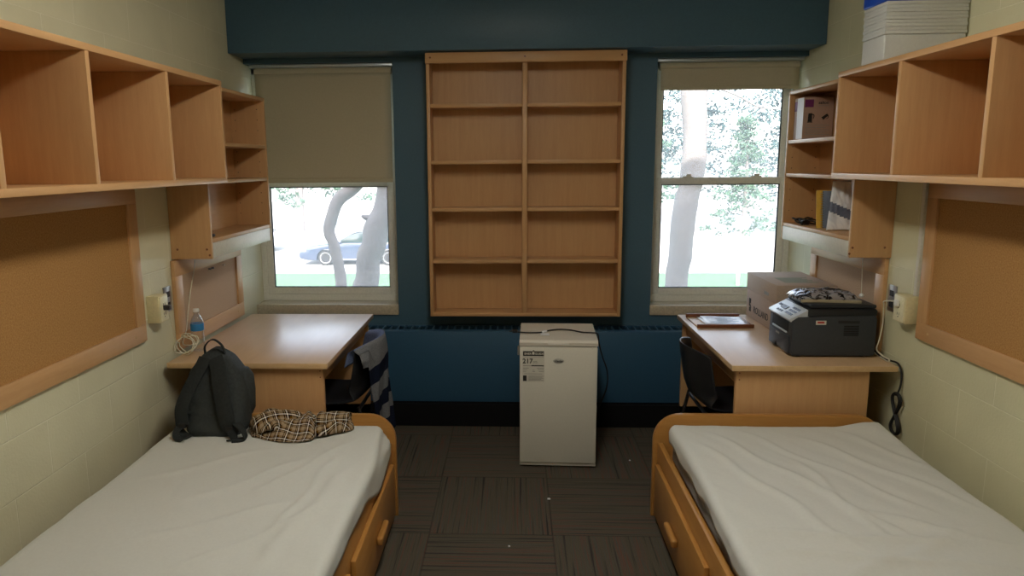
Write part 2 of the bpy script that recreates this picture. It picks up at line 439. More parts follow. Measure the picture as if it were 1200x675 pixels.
    def build(self, name, m, parent=None, smooth_angle=35, recalc=True, loc=None):
        if recalc:
            bmesh.ops.recalc_face_normals(self.bm, faces=self.bm.faces[:])
        me = bpy.data.meshes.new(name)
        off = Vector((0, 0, 0))
        if parent is not None: off = OFF[parent.name]
        elif loc is not None: off = Vector(loc)
        if off.length: bmesh.ops.translate(self.bm, verts=self.bm.verts[:], vec=-off)
        self.bm.to_mesh(me); self.bm.free()
        for mm in (m if isinstance(m, (list, tuple)) else [m]): me.materials.append(M[mm])
        if smooth_angle:
            me.polygons.foreach_set('use_smooth', [True] * len(me.polygons))
            me.set_sharp_from_angle(angle=math.radians(smooth_angle))
        o = bpy.data.objects.new(name, me); COL.objects.link(o)
        if parent is not None: o.parent = parent
        elif loc is not None: o.location = loc
        OFF[o.name] = off
        return o

def thing(name, label, cat, loc=(0, 0, 0), group=None, rot=0, local=False):
    o = bpy.data.objects.new(name, None); COL.objects.link(o)
    o.empty_display_size = 0.1
    o.location = loc; o.rotation_euler = (0, 0, rot)
    o['label'] = label; o['category'] = cat
    if group: o['group'] = group
    OFF[o.name] = Vector((0, 0, 0)) if local else Vector(loc)
    return o

def tag(o, label, cat, group=None):
    o['label'] = label; o['category'] = cat
    if group: o['group'] = group
    return o

def structure(o):
    o['kind'] = 'structure'; return o

def box(name, m, parent, x0, x1, y0, y1, z0, z1, bev=0.002):
    b = MB(); b.box(x0, x1, y0, y1, z0, z1, bev); return b.build(name, m, parent)

def text(name, body, size, mtx, m, parent, bold=0.0, shear=0.0, align='LEFT', thick=0.0004):
    cu = bpy.data.curves.new(name, 'FONT'); cu.body = body; cu.size = size; cu.extrude = thick; cu.offset = bold; cu.shear = shear
    cu.align_x = align; cu.resolution_u = 3
    o = bpy.data.objects.new(name, cu); COL.objects.link(o)
    bpy.context.view_layer.update()
    me = bpy.data.meshes.new_from_object(o.evaluated_get(bpy.context.evaluated_depsgraph_get()))
    bpy.data.objects.remove(o)
    me.transform(Matrix.Translation(-OFF[parent.name]) @ mtx)
    me.materials.clear(); me.materials.append(M[m])
    o = bpy.data.objects.new(name, me); COL.objects.link(o); o.parent = parent
    OFF[o.name] = OFF[parent.name]
    return o

def frame3(origin, xdir, ydir):
    x = Vector(xdir).normalized(); y = Vector(ydir).normalized(); z = x.cross(y)
    m = Matrix((x, y, z)).transposed().to_4x4(); m.translation = Vector(origin)
    return m

def fbm(x, y, z=0.0, o=3):
    s, a = 0.0, 1.0
    for i in range(o):
        s += a * noise.noise(Vector((x, y, z))); x *= 2.03; y *= 2.03; a *= .5
    return s

def sstep(a, b, x):
    t = max(0, min(1, (x - a) / (b - a))); return t * t * (3 - 2 * t)

# ================================================================== the room
b = MB(); b.box(XL - .2, XR + .2, YF - .2, YO, -.12, 0); structure(b.build('floor', 'carpet'))
b = MB(); b.box(XL - .2, XR + .2, YF - .2, YO, ZC, ZC + .15); structure(b.build('ceiling', 'ceil'))
b = MB(); b.box(XL - .2, XL, YF - .2, YO, 0, ZC); structure(b.build('wall_left', 'wall_l'))
b = MB(); b.box(XR, XR + .2, YF - .2, YO, 0, ZC); structure(b.build('wall_right', 'wall_r'))
b = MB(); b.box(XL, XR, YF - .2, YF, 0, ZC); structure(b.build('wall_front', 'wall_f'))
WL = (XL, -.785); WR = (.917, XR)      # window openings
SZ, LZ = .703, 2.372
b = MB()
b.box(WL[1], WR[0], YB, YO, 0, ZC)                       # pier
b.box(XL, WL[1], YB, YO, 0, SZ); b.box(WR[0], XR, YB, YO, 0, SZ)
b.box(XL, WL[1], YB, YO, LZ, ZC); b.box(WR[0], XR, YB, YO, LZ, ZC)
structure(b.build('wall_back', 'blue'))
b = MB(); b.box(XL + .001, XR - .001, 4.64, YB - .001, 2.402, ZC - .001, .003); structure(b.build('trim_1', 'blue'))       # soffit over the windows
b = MB(); b.box(XL + .002, WL[1] + .002, 4.885, 5.068, SZ + .001, .775, .004); structure(b.build('trim_2', 'sill'))
b = MB(); b.box(WR[0] - .003, XR - .002, 4.885, 5.068, SZ + .001, .770, .004); structure(b.build('trim_3', 'sill'))
b = MB(); b.box(XL + .002, XR - .002, 4.645, 4.655, 0.001, .150); b.box(XL + .002, XR - .002, 4.655, 4.899, .001, .146); structure(b.build('baseboard_back', 'black_base'))

# radiator enclosure across the whole window wall
R0 = thing('radiator_cover', 'long blue metal radiator cover running along the wall under both windows', 'radiator', (0, 4.8, 0.15))
b = MB(); b.box(XL + .003, XR - .003, 4.70, 4.712, .152, .632, .003); b.box(XL + .003, XR - .003, 4.712, 4.76, .62, .632); b.box(XL + .003, XR - .003, 4.88, 4.899, .62, .632)
b.build('front_panel', 'blue_metal', R0)
b = MB(); b.box(XL + .004, XR - .004, 4.713, 4.898, .55, .60); b.build('cavity_shade', 'vent_shade', R0)  # filler slab coloured dark as the shaded inside of the cover
b = MB()
x = XL + .02
while x < XR - .02:
    b.box(x, x + .011, 4.757, 4.884, .618, .631); x += .048
b.build('top_grille', 'blue_metal', R0)

# windows : frame, two sashes, panes
def window(nm, x0, x1, z0, z1, screen_lower):
    w = bpy.data.objects.new(nm, None); COL.objects.link(w); w.location = ((x0 + x1) / 2, 5.1, z0); w['kind'] = 'structure'; OFF[nm] = Vector(w.location)
    b = MB()
    b.box(x0, x0 + .035, 5.04, 5.14, z0, z1); b.box(x1 - .035, x1, 5.04, 5.14, z0, z1)
    b.box(x0, x1, 5.04, 5.14, z1 - .05, z1); b.box(x0 + .03, x1 - .03, 5.045, 5.14, z0, z0 + .045)
    b.build('window_frame', 'frame_alu', w)
    zm0, zm1 = 1.562, 1.615
    def sash(yy, za, zb, bt, tp, side):
        b = MB()
        xa, xb = x0 + .036, x1 - .036
        b.box(xa, xa + side, yy, yy + .028, za, zb, .002); b.box(xb - side, xb, yy, yy + .028, za, zb, .002)
        b.box(xa + side, xb - side, yy, yy + .028, za, za + bt, .002); b.box(xa + side, xb - side, yy, yy + .028, zb - tp, zb, .002)
        s = b.build('sash', 'frame_alu', w)
        g = .006
        b = MB()
        b.box(xa + side, xb - side, yy + .008, yy + .02, za + bt, za + bt + g); b.box(xa + side, xb - side, yy + .008, yy + .02, zb - tp - g, zb - tp)
        b.box(xa + side, xa + side + g, yy + .008, yy + .02, za + bt, zb - tp); b.box(xb - side - g, xb - side, yy + .008, yy + .02, za + bt, zb - tp)
        b.build('gasket', 'gasket', s)
        b = MB(); b.box(xa + side, xb - side, yy + .012, yy + .016, za + bt, zb - tp); b.build('pane', 'glass', s)
        return s
    lo = sash(5.052, z0 + .046, zm1, .045, .045, .042)
    up = sash(5.088, zm0, z1 - .051, .045, .045, .042)
    for fx in (.27, .75):
        b = MB(); lx = x0 + (x1 - x0) * fx
        b.box(lx - .035, lx + .035, 5.055, 5.078, zm1, zm1 + .008, .002); b.box(lx - .012, lx + .02, 5.05, 5.075, zm1 + .008, zm1 + .022, .004)
        b.build('sash_lock', 'frame_alu', lo)
    return w
window('window_1', XL + .001, WL[1] - .001, .776, LZ - .001, True)
window('window_2', WR[0] + .001, XR - .001, .771, LZ - .001, True)

def blind(x0, x1, zb, label):
    t = thing('roller_blind', label, 'blind', ((x0 + x1) / 2, 4.965, 2.33), 'roller blinds in the window recesses')
    b = MB(); b.box(x0 - .03, x1 + .02, 4.93, 5.01, 2.352, 2.371, .002); b.build('headrail', 'alu', t)
    b = MB(); b.lathe([(0, 0), (.024, 0), (.024, x1 - x0), (0, x1 - x0)], (x0, 4.965, 2.326), 20, 'x'); b.build('roller_tube', 'blind', t)
    b = MB()
    b.grid(14, 26, lambda u, v: Vector((x0 + .004 + (x1 - x0 - .008) * u, 4.9435 + .003 * math.sin(PI * v) + .0015 * math.sin(9 * u + 2 * v), 2.312 - (2.312 - zb) * v)))
    o = b.build('blind_fabric', 'blind', t)
    md = o.modifiers.new('thickness', 'SOLIDIFY'); md.thickness = .0012
    b = MB(); b.box(x0 + .004, x1 - .004, 4.939, 4.949, zb - .012, zb + .012, .003); b.build('hem_bar', 'blind', t)
    return t
blind(-1.712, -.802, 1.612, 'beige roller blind pulled halfway down over the window beside the parked dark car')
blind(.945, 1.826, 2.186, 'short beige roller blind rolled nearly all the way up')

# ceiling lamp (just above the frame, it throws the shelf shadows)
t = thing('ceiling_light', 'long white fluorescent ceiling light above the aisle', 'light', (0, 2.25, ZC))
b = MB(); b.box(-.13, .13, 1.5, 2.8, 2.715, ZC - .001, .006); b.build('housing', 'housing', t)
b = MB(); b.box(-.11, .11, 1.52, 2.78, 2.635, 2.714, .012); M['diffuser'] = emit('lamp_diffuser', (1, .945, .82), 27.0); b.build('diffuser', 'diffuser', t)

# ================================================================== bookcase on the blue pier
t = thing('wall_bookcase', 'tall maple bookcase with two columns of empty shelves on the blue wall', 'bookcase', (.065, 4.8, .73))
x0, x1, yf, yb, z0, z1 = -.545, .692, 4.71, 4.897, .731, 2.396
xm0, xm1 = .055, .086
box('side_panel', 'maple_z', t, x0, x0 + .022, yf, yb, z0, z1); box('side_panel', 'maple_z', t, x1 - .022, x1, yf, yb, z0, z1)
box('bottom_panel', 'maple_x', t, x0 + .022, x1 - .022, yf + .003, yb, z0, z0 + .022)
b = MB(); b.box(x0 + .022, x1 - .022, yf + .003, yb, z1 - .022, z1 - .001, .001); b.build('top_panel', 'maple_x', t)
r = box('top_rail', 'maple_x', t, x0 - .002, x1 + .002, yf - .018, yf - .0005, 2.332, z1)
for sx in (x0 + .03, .07, x1 - .03):
    b = MB(); b.lathe([(0, -.001), (.006, -.001), (.006, .002), (0, .002)], (sx, yf - .0185, 2.366), 10, 'y'); b.build('screw_cap', 'tray', r)
box('back_panel', 'maple_z', t, x0 + .022, x1 - .022, yb - .008, yb - .001, z0 + .022, z1 - .022, 0)
box('divider', 'maple_z', t, xm0, xm1, yf + .002, yb - .008, z0 + .022, z1 - .022)
for zt in (2.088, 1.738, 1.439, 1.104):
    for a, c in ((x0 + .022, xm0), (xm1, x1 - .022)):
        box('shelf', 'maple_x', t, a + .001, c - .001, yf + .006, yb - .009, zt - .023, zt)

# ================================================================== long wall shelves
def long_shelf(wx, fx, ys, label):
    s = 1 if fx > wx else -1
    t = thing('wall_shelf', label, 'shelf', (wx, (ys[0] + ys[-1]) / 2, 1.636), 'long open shelves above the beds')
    w = wx + s * .002
    y0, y1 = ys[-1], ys[0]
    box('top_panel', 'maple_y', t, w, fx, y0, y1, 2.101, 2.125)
    box('bottom_panel', 'maple_y', t, w, fx, y0, y1, 1.636, 1.661)
    box('back_panel', 'maple_y', t, w, w + s * .008, y0, y1, 1.661, 2.101, 0)
    for i, y in enumerate(ys):
        if i == 0: a, c = y - .024, y
        elif i == len(ys) - 1: a, c = y, y + .024
        else: a, c = y - .012, y + .012
        box('end_panel' if i in (0, len(ys) - 1) else 'divider', 'maple_z', t, w + s * .008, fx - s * .001, a, c, 1.661, 2.101)
    return t
long_shelf(XL, -1.416, (3.62, 3.045, 2.475, 2.0, 1.42), 'long empty maple shelf on the wall above the bed with the backpack')
long_shelf(XR, 1.513, (3.62, 3.06, 2.49, 1.92, 1.35), 'long maple shelf on the wall, topped with the frosted storage bin')

# ================================================================== hutches above the desks
def hutch(wx, fx, label):
    s = 1 if fx > wx else -1
    ya, yb_ = 3.685, 4.632
    t = thing('desk_hutch', label, 'shelf', (wx, (ya + yb_) / 2, 1.245), 'narrow hutches on the wall above the desks')
    w = wx + s * .002
    n = box('side_panel', 'maple_z', t, w, fx, ya, ya + .02, 1.245, 2.13)
    f = box('side_panel', 'maple_z', t, w, fx, yb_ - .02, yb_, 1.245, 2.13)
    box('top_panel', 'maple_y', t, w, fx, ya + .02, yb_ - .02, 2.11, 2.13)
    for z in (1.842, 1.645, 1.347):
        box('shelf', 'maple_y', t, w + s * .006, fx - s * .002, ya + .021, yb_ - .021, z - .02, z)
    box('back_panel', 'maple_y', t, w, w + s * .006, ya + .02, yb_ - .02, 1.327, 2.11, 0)
    a = box('light_valance', 'cream_panel', t, fx - s * .022, fx - s * .001, ya + .021, yb_ - .021, 1.247, 1.326)
    # shelf-pin holes on the inside of the far panel
    for dx in (.03, .17):
        for k in range(11):
            z = 1.42 + k * .064
            if abs(z - 1.645) < .03 or abs(z - 1.842) < .03: continue
            b = MB(); b.lathe([(0, 0), (.0028, 0), (.0028, -.0006), (0, -.0006)], (w + s * dx, yb_ - .02, z), 8, 'y'); b.build('pin_hole', 'void', f)
    for dx, dz in ((.035, 1.295), (.19, 1.295), (.203, 1.265)):
        b = MB(); b.lathe([(0, 0), (.006, 0), (.006, -.0012), (0, -.0012)], (w + s * dx, ya, dz), 10, 'y'); b.build('screw_cap', 'tray', n)
    return t
hl = hutch(XL, -1.548, 'empty maple hutch on the wall over the desk with the water bottle')
hr = hutch(XR, 1.655, 'maple hutch on the wall over the printer, holding a carton and papers')
# pull cord with a white ball under the hutch over the printer
b = MB(); b.tube([(1.775, 3.80, 1.327), (1.776, 3.80, 1.2), (1.782, 3.80, 1.045)], .0018, 6); pc = b.build('pull_cord', 'white_cable', hr)
b = MB(); b.lathe([(0, -.012), (.008, -.009), (.0115, 0), (.008, .009), (0, .012)], (1.783, 3.80, 1.035), 14); b.build('cord_ball', 'white_plastic', pc)

# ================================================================== pinboards
def pinboard(wx, s, y0, y1, z0, z1, wf, label, cork, group, th=.022):
    t = thing('pinboard', label, 'pinboard', (wx, (y0 + y1) / 2, z0), group)
    a, c = wx + s * .002, wx + s * th
    box('frame_rail', 'maple_y', t, a, c, y0, y1, z1 - wf, z1); br = box('frame_rail', 'maple_y', t, a, c, y0, y1, z0, z0 + wf)
    box('frame_stile', 'maple_z', t, a, c, y0, y0 + wf, z0 + wf, z1 - wf); box('frame_stile', 'maple_z', t, a, c, y1 - wf, y1, z0 + wf, z1 - wf)
    box('cork_panel', cork, t, a, wx + s * .012, y0 + wf, y1 - wf, z0 + wf, z1 - wf, 0)
    for y in (y0 + .12, y1 - .1):
        b = MB(); b.lathe([(0, 0), (.007, 0), (.006, s * .0018), (0, s * .0018)], (c, y, z0 + wf / 2), 10, 'x'); b.build('screw', 'edge', br)
    return t
pinboard(XL, 1, 1.75, 3.335, .900, 1.630, .080, 'long cork pinboard in a maple frame on the wall beside the backpack bed', 'cork', 'large pinboards beside the beds')
pinboard(XR, -1, 1.75, 3.375, .915, 1.632, .078, 'long cork pinboard in a maple frame on the wall nearest the black power cord', 'cork', 'large pinboards beside the beds')
pinboard(XL, 1, 3.665, 4.60, .765, 1.238, .085, 'small pale cork board with pushpins between hutch and desk behind the water bottle', 'cork_pale', 'small pinboards behind the desks')
pinboard(XR, -1, 3.70, 4.61, .765, 1.238, .085, 'small pale cork board between hutch and desk behind the printer', 'cork_pale', 'small pinboards behind the desks')
for (y, z), lb in zip(((4.10, 1.135), (4.14, 1.135), (3.90, .93), (4.30, 1.13)),
                      ('dark pushpin high on the small cork board, nearer the camera of the close pair', 'dark pushpin high on the small cork board, nearer the window of the close pair',
                       'dark pushpin low on the small cork board above the water bottle', 'pale pushpin standing alone high on the small cork board')):
    b = MB(); b.lathe([(.0015, 0), (.0015, .006), (.006, .006), (.004, .010), (.004, .014), (.007, .018), (0, .020)], (XL + .012, y, z), 10, 'x')
    tag(b.build('pushpin', 'white_plastic' if 'pale push' in lb else 'pin', loc=(XL + .012, y, z)), lb, 'pushpin', 'pushpins in the small cork board')

# ================================================================== wall outlets
def outlet(wx, s, y0, y1, z0, z1, label):
    t = thing('wall_outlet', label, 'outlet', (wx, (y0 + y1) / 2, z0), 'surface-mounted outlet boxes')
    f = wx + s * .062
    box('outlet_box', 'cream_plastic', t, wx + s * .001, f, y0, y1, z0, z1, .004)
    p = box('cover_plate', 'ivory', t, f, f + s * .004, y0 + .008, y1 - .008, z0 + .006, z1 - .006, .0015)
    for zz in (z0 + .04, z1 - .045):
        b = MB()
        for dy in (-.008, .008): b.box(f + s * .003, f + s * .0046, (y0 + y1) / 2 + dy - .0014, (y0 + y1) / 2 + dy + .0014, zz - .006, zz + .006)
        b.box(f + s * .003, f + s * .0046, (y0 + y1) / 2 - .003, (y0 + y1) / 2 + .003, zz - .016, zz - .011)
        b.build('socket', 'ink', p)
    return t
outlet(XL, 1, 3.39, 3.485, .970, 1.102, 'cream outlet box on the wall between the long cork board and the water bottle')
outlet(XR, -1, 3.40, 3.505, .972, 1.100, 'cream outlet box on the wall beside the printer')
for wx, s, y0, y1, lb in ((XL, 1, 3.565, 3.645, 'steel data plate behind the outlet box near the water bottle'), (XR, -1, 3.60, 3.68, 'steel data plate behind the outlet box near the printer')):
    t = thing('data_plate', lb, 'wall plate', (wx, y0 + .04, .985), 'steel data plates')
    p = box('plate', 'steel', t, wx, wx + s * .006, y0, y1, .985, 1.115, .002)
    for zz in (1.02, 1.075):
        box('jack', 'ink', p, wx + s * .0055, wx + s * .0075, y0 + .025, y1 - .02, zz - .014, zz + .014, 0)
tag(box('cable_raceway', 'cream_panel', None, XR - .018, XR - .001, 3.405, 3.43, 1.102, 1.635), 'thin cream cable raceway rising from the outlet box to the long shelf', 'cable raceway')
OFF['cable_raceway'] = Vector((0, 0, 0))

# ================================================================== desks
def desk(wx, s, label):
    """s=+1: against the left wall; everything measured from the wall"""
    X = lambda d: wx + s * d
    t = thing('desk', label, 'desk', (X(.4), 4.08, 0), 'maple desks')
    d0, d1 = .035, .845
    if s < 0: d0, d1 = .03, .808
    y0, y1 = 3.478, 4.692
    box('desk_top', 'desk_top', t, X(d0), X(d1), y0, y1, .722, .750, .003)
    e = box('edge_band', 'edge', t, X(d0), X(d1), y0 - .0025, y0, .723, .749, .001)
    p0, p1 = d0 + .115, d1 - .03
    for y in (3.505, 4.645):
        p = box('side_panel', 'maple_z', t, X(p0), X(p1), y, y + .028, .001, .722, .002)
        if y < 4:
            for z in (.705, .672):
                b = MB(); b.lathe([(0, 0), (.004, 0), (.004, -.001), (0, -.001)], (X(p1 - .015), y, z), 8, 'y'); b.build('screw_cap', 'tray', p)
    box('apron', 'maple_y', t, X(p1 - .045), X(p1 - .023), 3.533, 4.645, .63, .722, .001)
    box('modesty_panel', 'maple_y', t, X(p0 + .03), X(p0 + .05), 3.533, 4.645, .25, .722, .001)
    return t
desk(XL, 1, 'maple desk under the half-drawn blind, water bottle at its near wall corner')
desk(XR, -1, 'maple desk carrying the black printer and the cardboard box')

# ================================================================== desk chairs (faced into the desks)
def chair(ox, oy, s, label):
    """s=+1 faces +X.  ox: back of the shell at its middle"""
    t = thing('desk_chair', label, 'chair', (ox + s * .25, oy, 0), 'black desk chairs')
    prof = [(0.0, .775), (.008, .72), (.018, .65), (.032, .57), (.055, .51), (.10, .468), (.17, .450), (.26, .444), (.35, .448), (.42, .446), (.462, .430), (.48, .40)]
    def fn(u, v):
        k = v * (len(prof) - 1); i = min(int(k), len(prof) - 2); f = k - i
        pf = prof[i][0] + (prof[i + 1][0] - prof[i][0]) * f; pz = prof[i][1] + (prof[i + 1][1] - prof[i][1]) * f
        q = 2 * u - 1
        back = 1 - sstep(.30, .50, v)
        hw = .215 + .01 * (1 - back)
        z = pz - .028 * back * abs(q) ** 3 * (1 - sstep(0, .3, v)) + .018 * (1 - back) * q * q
        return Vector((ox + s * (pf + .105 * back * q * q), oy + hw * q, z))
    b = MB(); b.grid(23, 34, fn)
    o = b.build('seat_shell', 'chair_black', t)
    m = o.modifiers.new('thickness', 'SOLIDIFY'); m.thickness = .009; m.offset = -1 if s > 0 else 1
    o.modifiers.new('smooth', 'SUBSURF').render_levels = 1
    for sy in (-1, 1):
        b = MB(); y = oy + sy * .20
        b.tube([(ox + s * .10, y, .445), (ox + s * .07, y + sy * .012, .30), (ox + s * .01, y + sy * .03, .012)], .0105, 10, 4); b.build('leg', 'dark_steel', t)
        b = MB(); b.tube([(ox + s * .40, y, .430), (ox + s * .43, y + sy * .012, .30), (ox + s * .47, y + sy * .02, .012)], .0105, 10, 4); b.build('leg', 'dark_steel', t)
    for fx, z in ((.10, .428), (.40, .424)):
        b = MB(); b.tube([(ox + s * fx, oy - .20, z), (ox + s * fx, oy + .20, z)], .0105, 10, 1); b.build('cross_bar', 'dark_steel', t)
    return t
chair(.895, 3.86, 1, 'bare black plastic chair pushed under the desk with the printer')
chair(-.725, 3.92, -1, 'black plastic chair with the striped shirt over its back')

# striped shirt over the back of the left chair
def shirt_drop(q): return .115 + .45 * sstep(-.84, -.60, q) + .02 * math.sin(7 * q)
def shirt_uv(u, v):
    q = -1.06 + 2.12 * u
    d = v / .145 * .085 if v < .145 else .085 + (v - .145) / .855 * shirt_drop(q)
    return (u, d + .03 * math.sin(2.2 * q + .5) * sstep(.085, .16, d))
def shirt_pt(u, v):
    q = -1.06 + 2.12 * u                       # -1 near end .. +1 far end
    drop_out = shirt_drop(q)
    drop_in = .085
    cut = .145                                  # share of v spent on the inside
    oy = 3.92; hw = .222
    rimz = .785 - .028 * abs(q) ** 3
    if v < cut:
        dz = drop_in * (1 - v / cut); off = -.020 - .008 * (1 - v / cut)
        z = rimz - dz + .002
        lean = .105 * q * q
    else:
        w = (v - cut) / (1 - cut); dz = drop_out * w
        off = .016 + .010 * sstep(0, .2, w) + .016 * w * (math.sin(11 * q + 2.2 * w) * .8 + .4 * math.sin(23 * q + 4 * w)) + .035 * w * sstep(-.3, .6, q)
        z = rimz - dz + .004 + .006 * math.sin(5 * q) * w
        lean = .105 * q * q * (1 - .35 * w)
    if abs(v - cut) < .04:
        z += .010 * (1 - abs(v - cut) / .04)
        off *= .6 + .4 * abs(v - cut) / .04
    shell = .018 * max(0, (rimz - z)) / .12
    xw = -.725 - (lean + min(shell, .05) * (1 if v < cut else .35)) + off
    return Vector((xw, oy + (hw + .004) * q + .012 * math.sin(9 * v + q) * (v > .3), z))
b = MB()
b.grid(56, 48, shirt_pt, shirt_uv)
o = b.build('striped_shirt', 'stripe', smooth_angle=0)
for p in o.data.polygons: p.use_smooth = True
m = o.modifiers.new('thickness', 'SOLIDIFY'); m.thickness = .004
tag(o, 'grey and navy striped shirt hanging over the chair back by the left desk', 'shirt')

# ================================================================== beds
def bed(X0, s, yfoot, label):
    A = lambda a: X0 + s * a
    t = thing('bed', label, 'bed', (A(.54), 2.35, 0), 'twin beds')
    # footboard with one big rounded corner at each end
    W, H, r = 1.085, .522, .13
    out = [(0, 0)]
    out += [(r - r * math.cos(a), H - r + r * math.sin(a)) for a in [i * PI / 2 / 10 for i in range(11)]]
    out += [(W - r + r * math.sin(a), H - r + r * math.cos(a)) for a in [i * PI / 2 / 10 for i in range(11)]]
    out += [(W, 0)]
    b = MB(); b.prism([(A(p[0]), p[1] + .001) for p in out], 'y', yfoot, yfoot + .032, .006); b.build('footboard', 'oak_x', t)
    y0 = 1.28
    box('side_rail', 'oak_y', t, A(.021), A(.045), y0, yfoot - .001, .03, .383, .003)
    box('side_rail', 'oak_y', t, A(1.04), A(1.064), y0, yfoot - .001, .03, .383, .003)
    box('deck', 'oak_y', t, A(.046), A(1.039), y0, yfoot - .001, .27, .294, .001)
    b = MB(); b.prism([(A(p[0]), p[1] * 1.5 + .001) for p in out], 'y', y0 - .034, y0 - .001, .006); b.build('headboard', 'oak_x', t)
    for ya, yb_ in ((2.44, yfoot - .06), (1.48, 2.36)):
        d = box('drawer', 'oak_y', t, A(0), A(.0205), ya, yb_, .045, .298, .004)
        ym = (ya + yb_) / 2 + .02
        b = MB(); b.box(A(-.028), A(-.0005), ym - .085, ym + .085, .150, .186, .010, 3); b.build('handle', 'oak_y', d)
    return t
bed(.675, 1, 3.415, 'beech bed without anything lying on its white sheet')
bed(-.572, -1, 3.375, 'beech bed with the backpack and plaid shirt on it')

def mattress(X0, s, ya, yb_, label):
    a0, a1 = .082, 1.025
    b = MB(); b.box(X0 + s * a0, X0 + s * a1, ya, yb_, .295, .472, .035, 4)
    o = b.build('mattress', 'mattress', loc=(X0 + s * .55, (ya + yb_) / 2, .295))
    return tag(o, label, 'mattress', 'mattresses under the sheets')
mattress(.675, 1, 1.29, 3.39, 'white mattress under the sheet of the empty bed')
mattress(-.572, -1, 1.29, 3.35, 'white mattress under the sheet of the backpack bed')

def sheet(X0, s, ya, yb_, dropf, edgef, wr, label, seed):
    """cover laid over the mattress: wall side tuck, top, rounded edge, drape on the aisle side"""
    ztop = .490
    def fn(u, v):
        y = ya + (yb_ - ya) * v
        ae = edgef(y); drop = dropf(y); r = .030
        wall_a = 1.045 - .012 * fbm(y * 3, seed, 0, 2)
        Ltop = wall_a - r - (ae + r); arc = PI * r / 2
        segs = [.07, arc, Ltop, arc, drop]
        tot = sum(segs); d = u * tot
        a, z, top = 0, 0, 0
        if d < segs[0]: a = wall_a; z = ztop - r - (segs[0] - d)
        elif d < segs[0] + arc:
            t = (d - segs[0]) / r; a = wall_a - r + r * math.cos(t); z = ztop - r + r * math.sin(t); top = math.sin(t)
        elif d < segs[0] + arc + Ltop:
            a = wall_a - r - (d - segs[0] - arc); z = ztop; top = 1
        elif d < segs[0] + 2 * arc + Ltop:
            t = (d - segs[0] - arc - Ltop) / r; a = ae + r - r * math.sin(t); z = ztop - r + r * math.cos(t); top = math.cos(t)
        else:
            k = d - (segs[0] + 2 * arc + Ltop); a = ae; z = ztop - r - k
            a += .003 * math.sin(y * 17 + seed) * min(1, k / .05)
            over = sstep(.075, .11, drop)            # long drapes pass over the rail and hang outside it
            a += (.008 - ae) * over * sstep(.0, .045, k)
            if over < .01 and ae > .045: a = max(a, .049)
        if top > 0: z += top * wr(a, y)
        # far end tucked over the foot of the mattress
        e = yb_ - y
        z -= .030 * (1 - sstep(0, .045, e)) * (1 if top > .3 else 0)
        corner = (1 - sstep(0, .07, e)) * (1 - sstep(0, .09, a - ae))
        a += .028 * corner
        corner2 = (1 - sstep(0, .07, e)) * (1 - sstep(0, .09, wall_a - a)); a -= .006 * corner2
        return Vector((X0 + s * a, y, z))
    b = MB(); b.grid(96, 150, fn)
    o = b.build('bed_sheet', 'sheet', loc=(X0 + s * .55, (ya + yb_) / 2, ztop), smooth_angle=0)
    for p in o.data.polygons: p.use_smooth = True
    m = o.modifiers.new('thickness', 'SOLIDIFY'); m.thickness = .003; m.offset = 0
    return tag(o, label, 'bed sheet', 'white sheets on the beds')
def ridge(a, y, a0, y0, a1, y1, w, h):
    p, q = Vector((a0, y0)), Vector((a1, y1)); d = q - p; l = d.length; d /= l
    v = Vector((a, y)) - p; k = v.dot(d); perp = v.x * d.y - v.y * d.x
    if k < -.1 or k > l + .1: return 0
    perp += .012 * math.sin(k * 14)
    return h * math.exp(-(perp / w) ** 2) * sstep(-.1, .12, k) * (1 - sstep(l - .12, l + .1, k))
def wr_right(a, y):
    z = .006 * fbm(a * 2.2, y * 1.6, 3.1) + .003 * fbm((a + y * .7) * 9, (y - a) * 2, 5.2)
    for rr in ((.22, 3.25, .62, 2.35, .018, .010), (.35, 3.3, .80, 2.5, .014, .007), (.15, 3.1, .45, 2.2, .02, .009), (.62, 3.2, .98, 2.55, .016, .008), (.55, 2.5, .95, 2.25, .02, .010),
               (.50, 2.9, .55, 2.3, .018, .009), (.10, 2.35, .8, 2.28, .02, .009), (.15, 2.22, .9, 2.12, .016, .010), (.80, 3.3, 1.0, 2.9, .02, .006), (.3, 2.05, .9, 2.4, .022, .008)):
        z += ridge(a, y, *rr)
    return z + .024 * sstep(.80, 1.0, a) * sstep(3.12, 3.36, y)
def wr_left(a, y):
    z = .007 * fbm(a * 1.8, y * 1.5, 8.3) + .0032 * fbm((a - y * .5) * 8, (y + a) * 2.5, 1.2)
    for rr in ((.15, 3.1, .40, 2.6, .02, .008), (.30, 2.9, .65, 2.5, .02, .007), (.10, 2.8, .22, 2.1, .025, .010), (.25, 2.5, .7, 2.2, .022, .008), (.5, 3.0, .9, 2.7, .02, .006), (.08, 2.5, .5, 2.0, .02, .009),
               (.18, 2.9, .24, 2.3, .014, .008)):
        z += ridge(a, y, *rr)
    return z
sheet(.675, 1, 1.284, 3.397, lambda y: .045 + .008 * math.sin(y * 9) + .006 * math.sin(y * 23), lambda y: .060 - .010 * sstep(3.2, 2.2, y) + .006 * math.sin(5 * y), wr_right,
      'wrinkled white sheet on the bed with nothing lying on it', 1.3)
sheet(-.572, -1, 1.284, 3.357, lambda y: .055 + .070 * (.72 + .28 * (1 - sstep(3.10, 3.33, y))) * sstep(2.62, 2.95, y) + .006 * math.sin(y * 11), lambda y: .042 - .032 * (1 - sstep(2.85, 3.3, y)) + .003 * math.sin(6 * y), wr_left,
      'white sheet on the bed under the backpack and plaid shirt', 4.1)

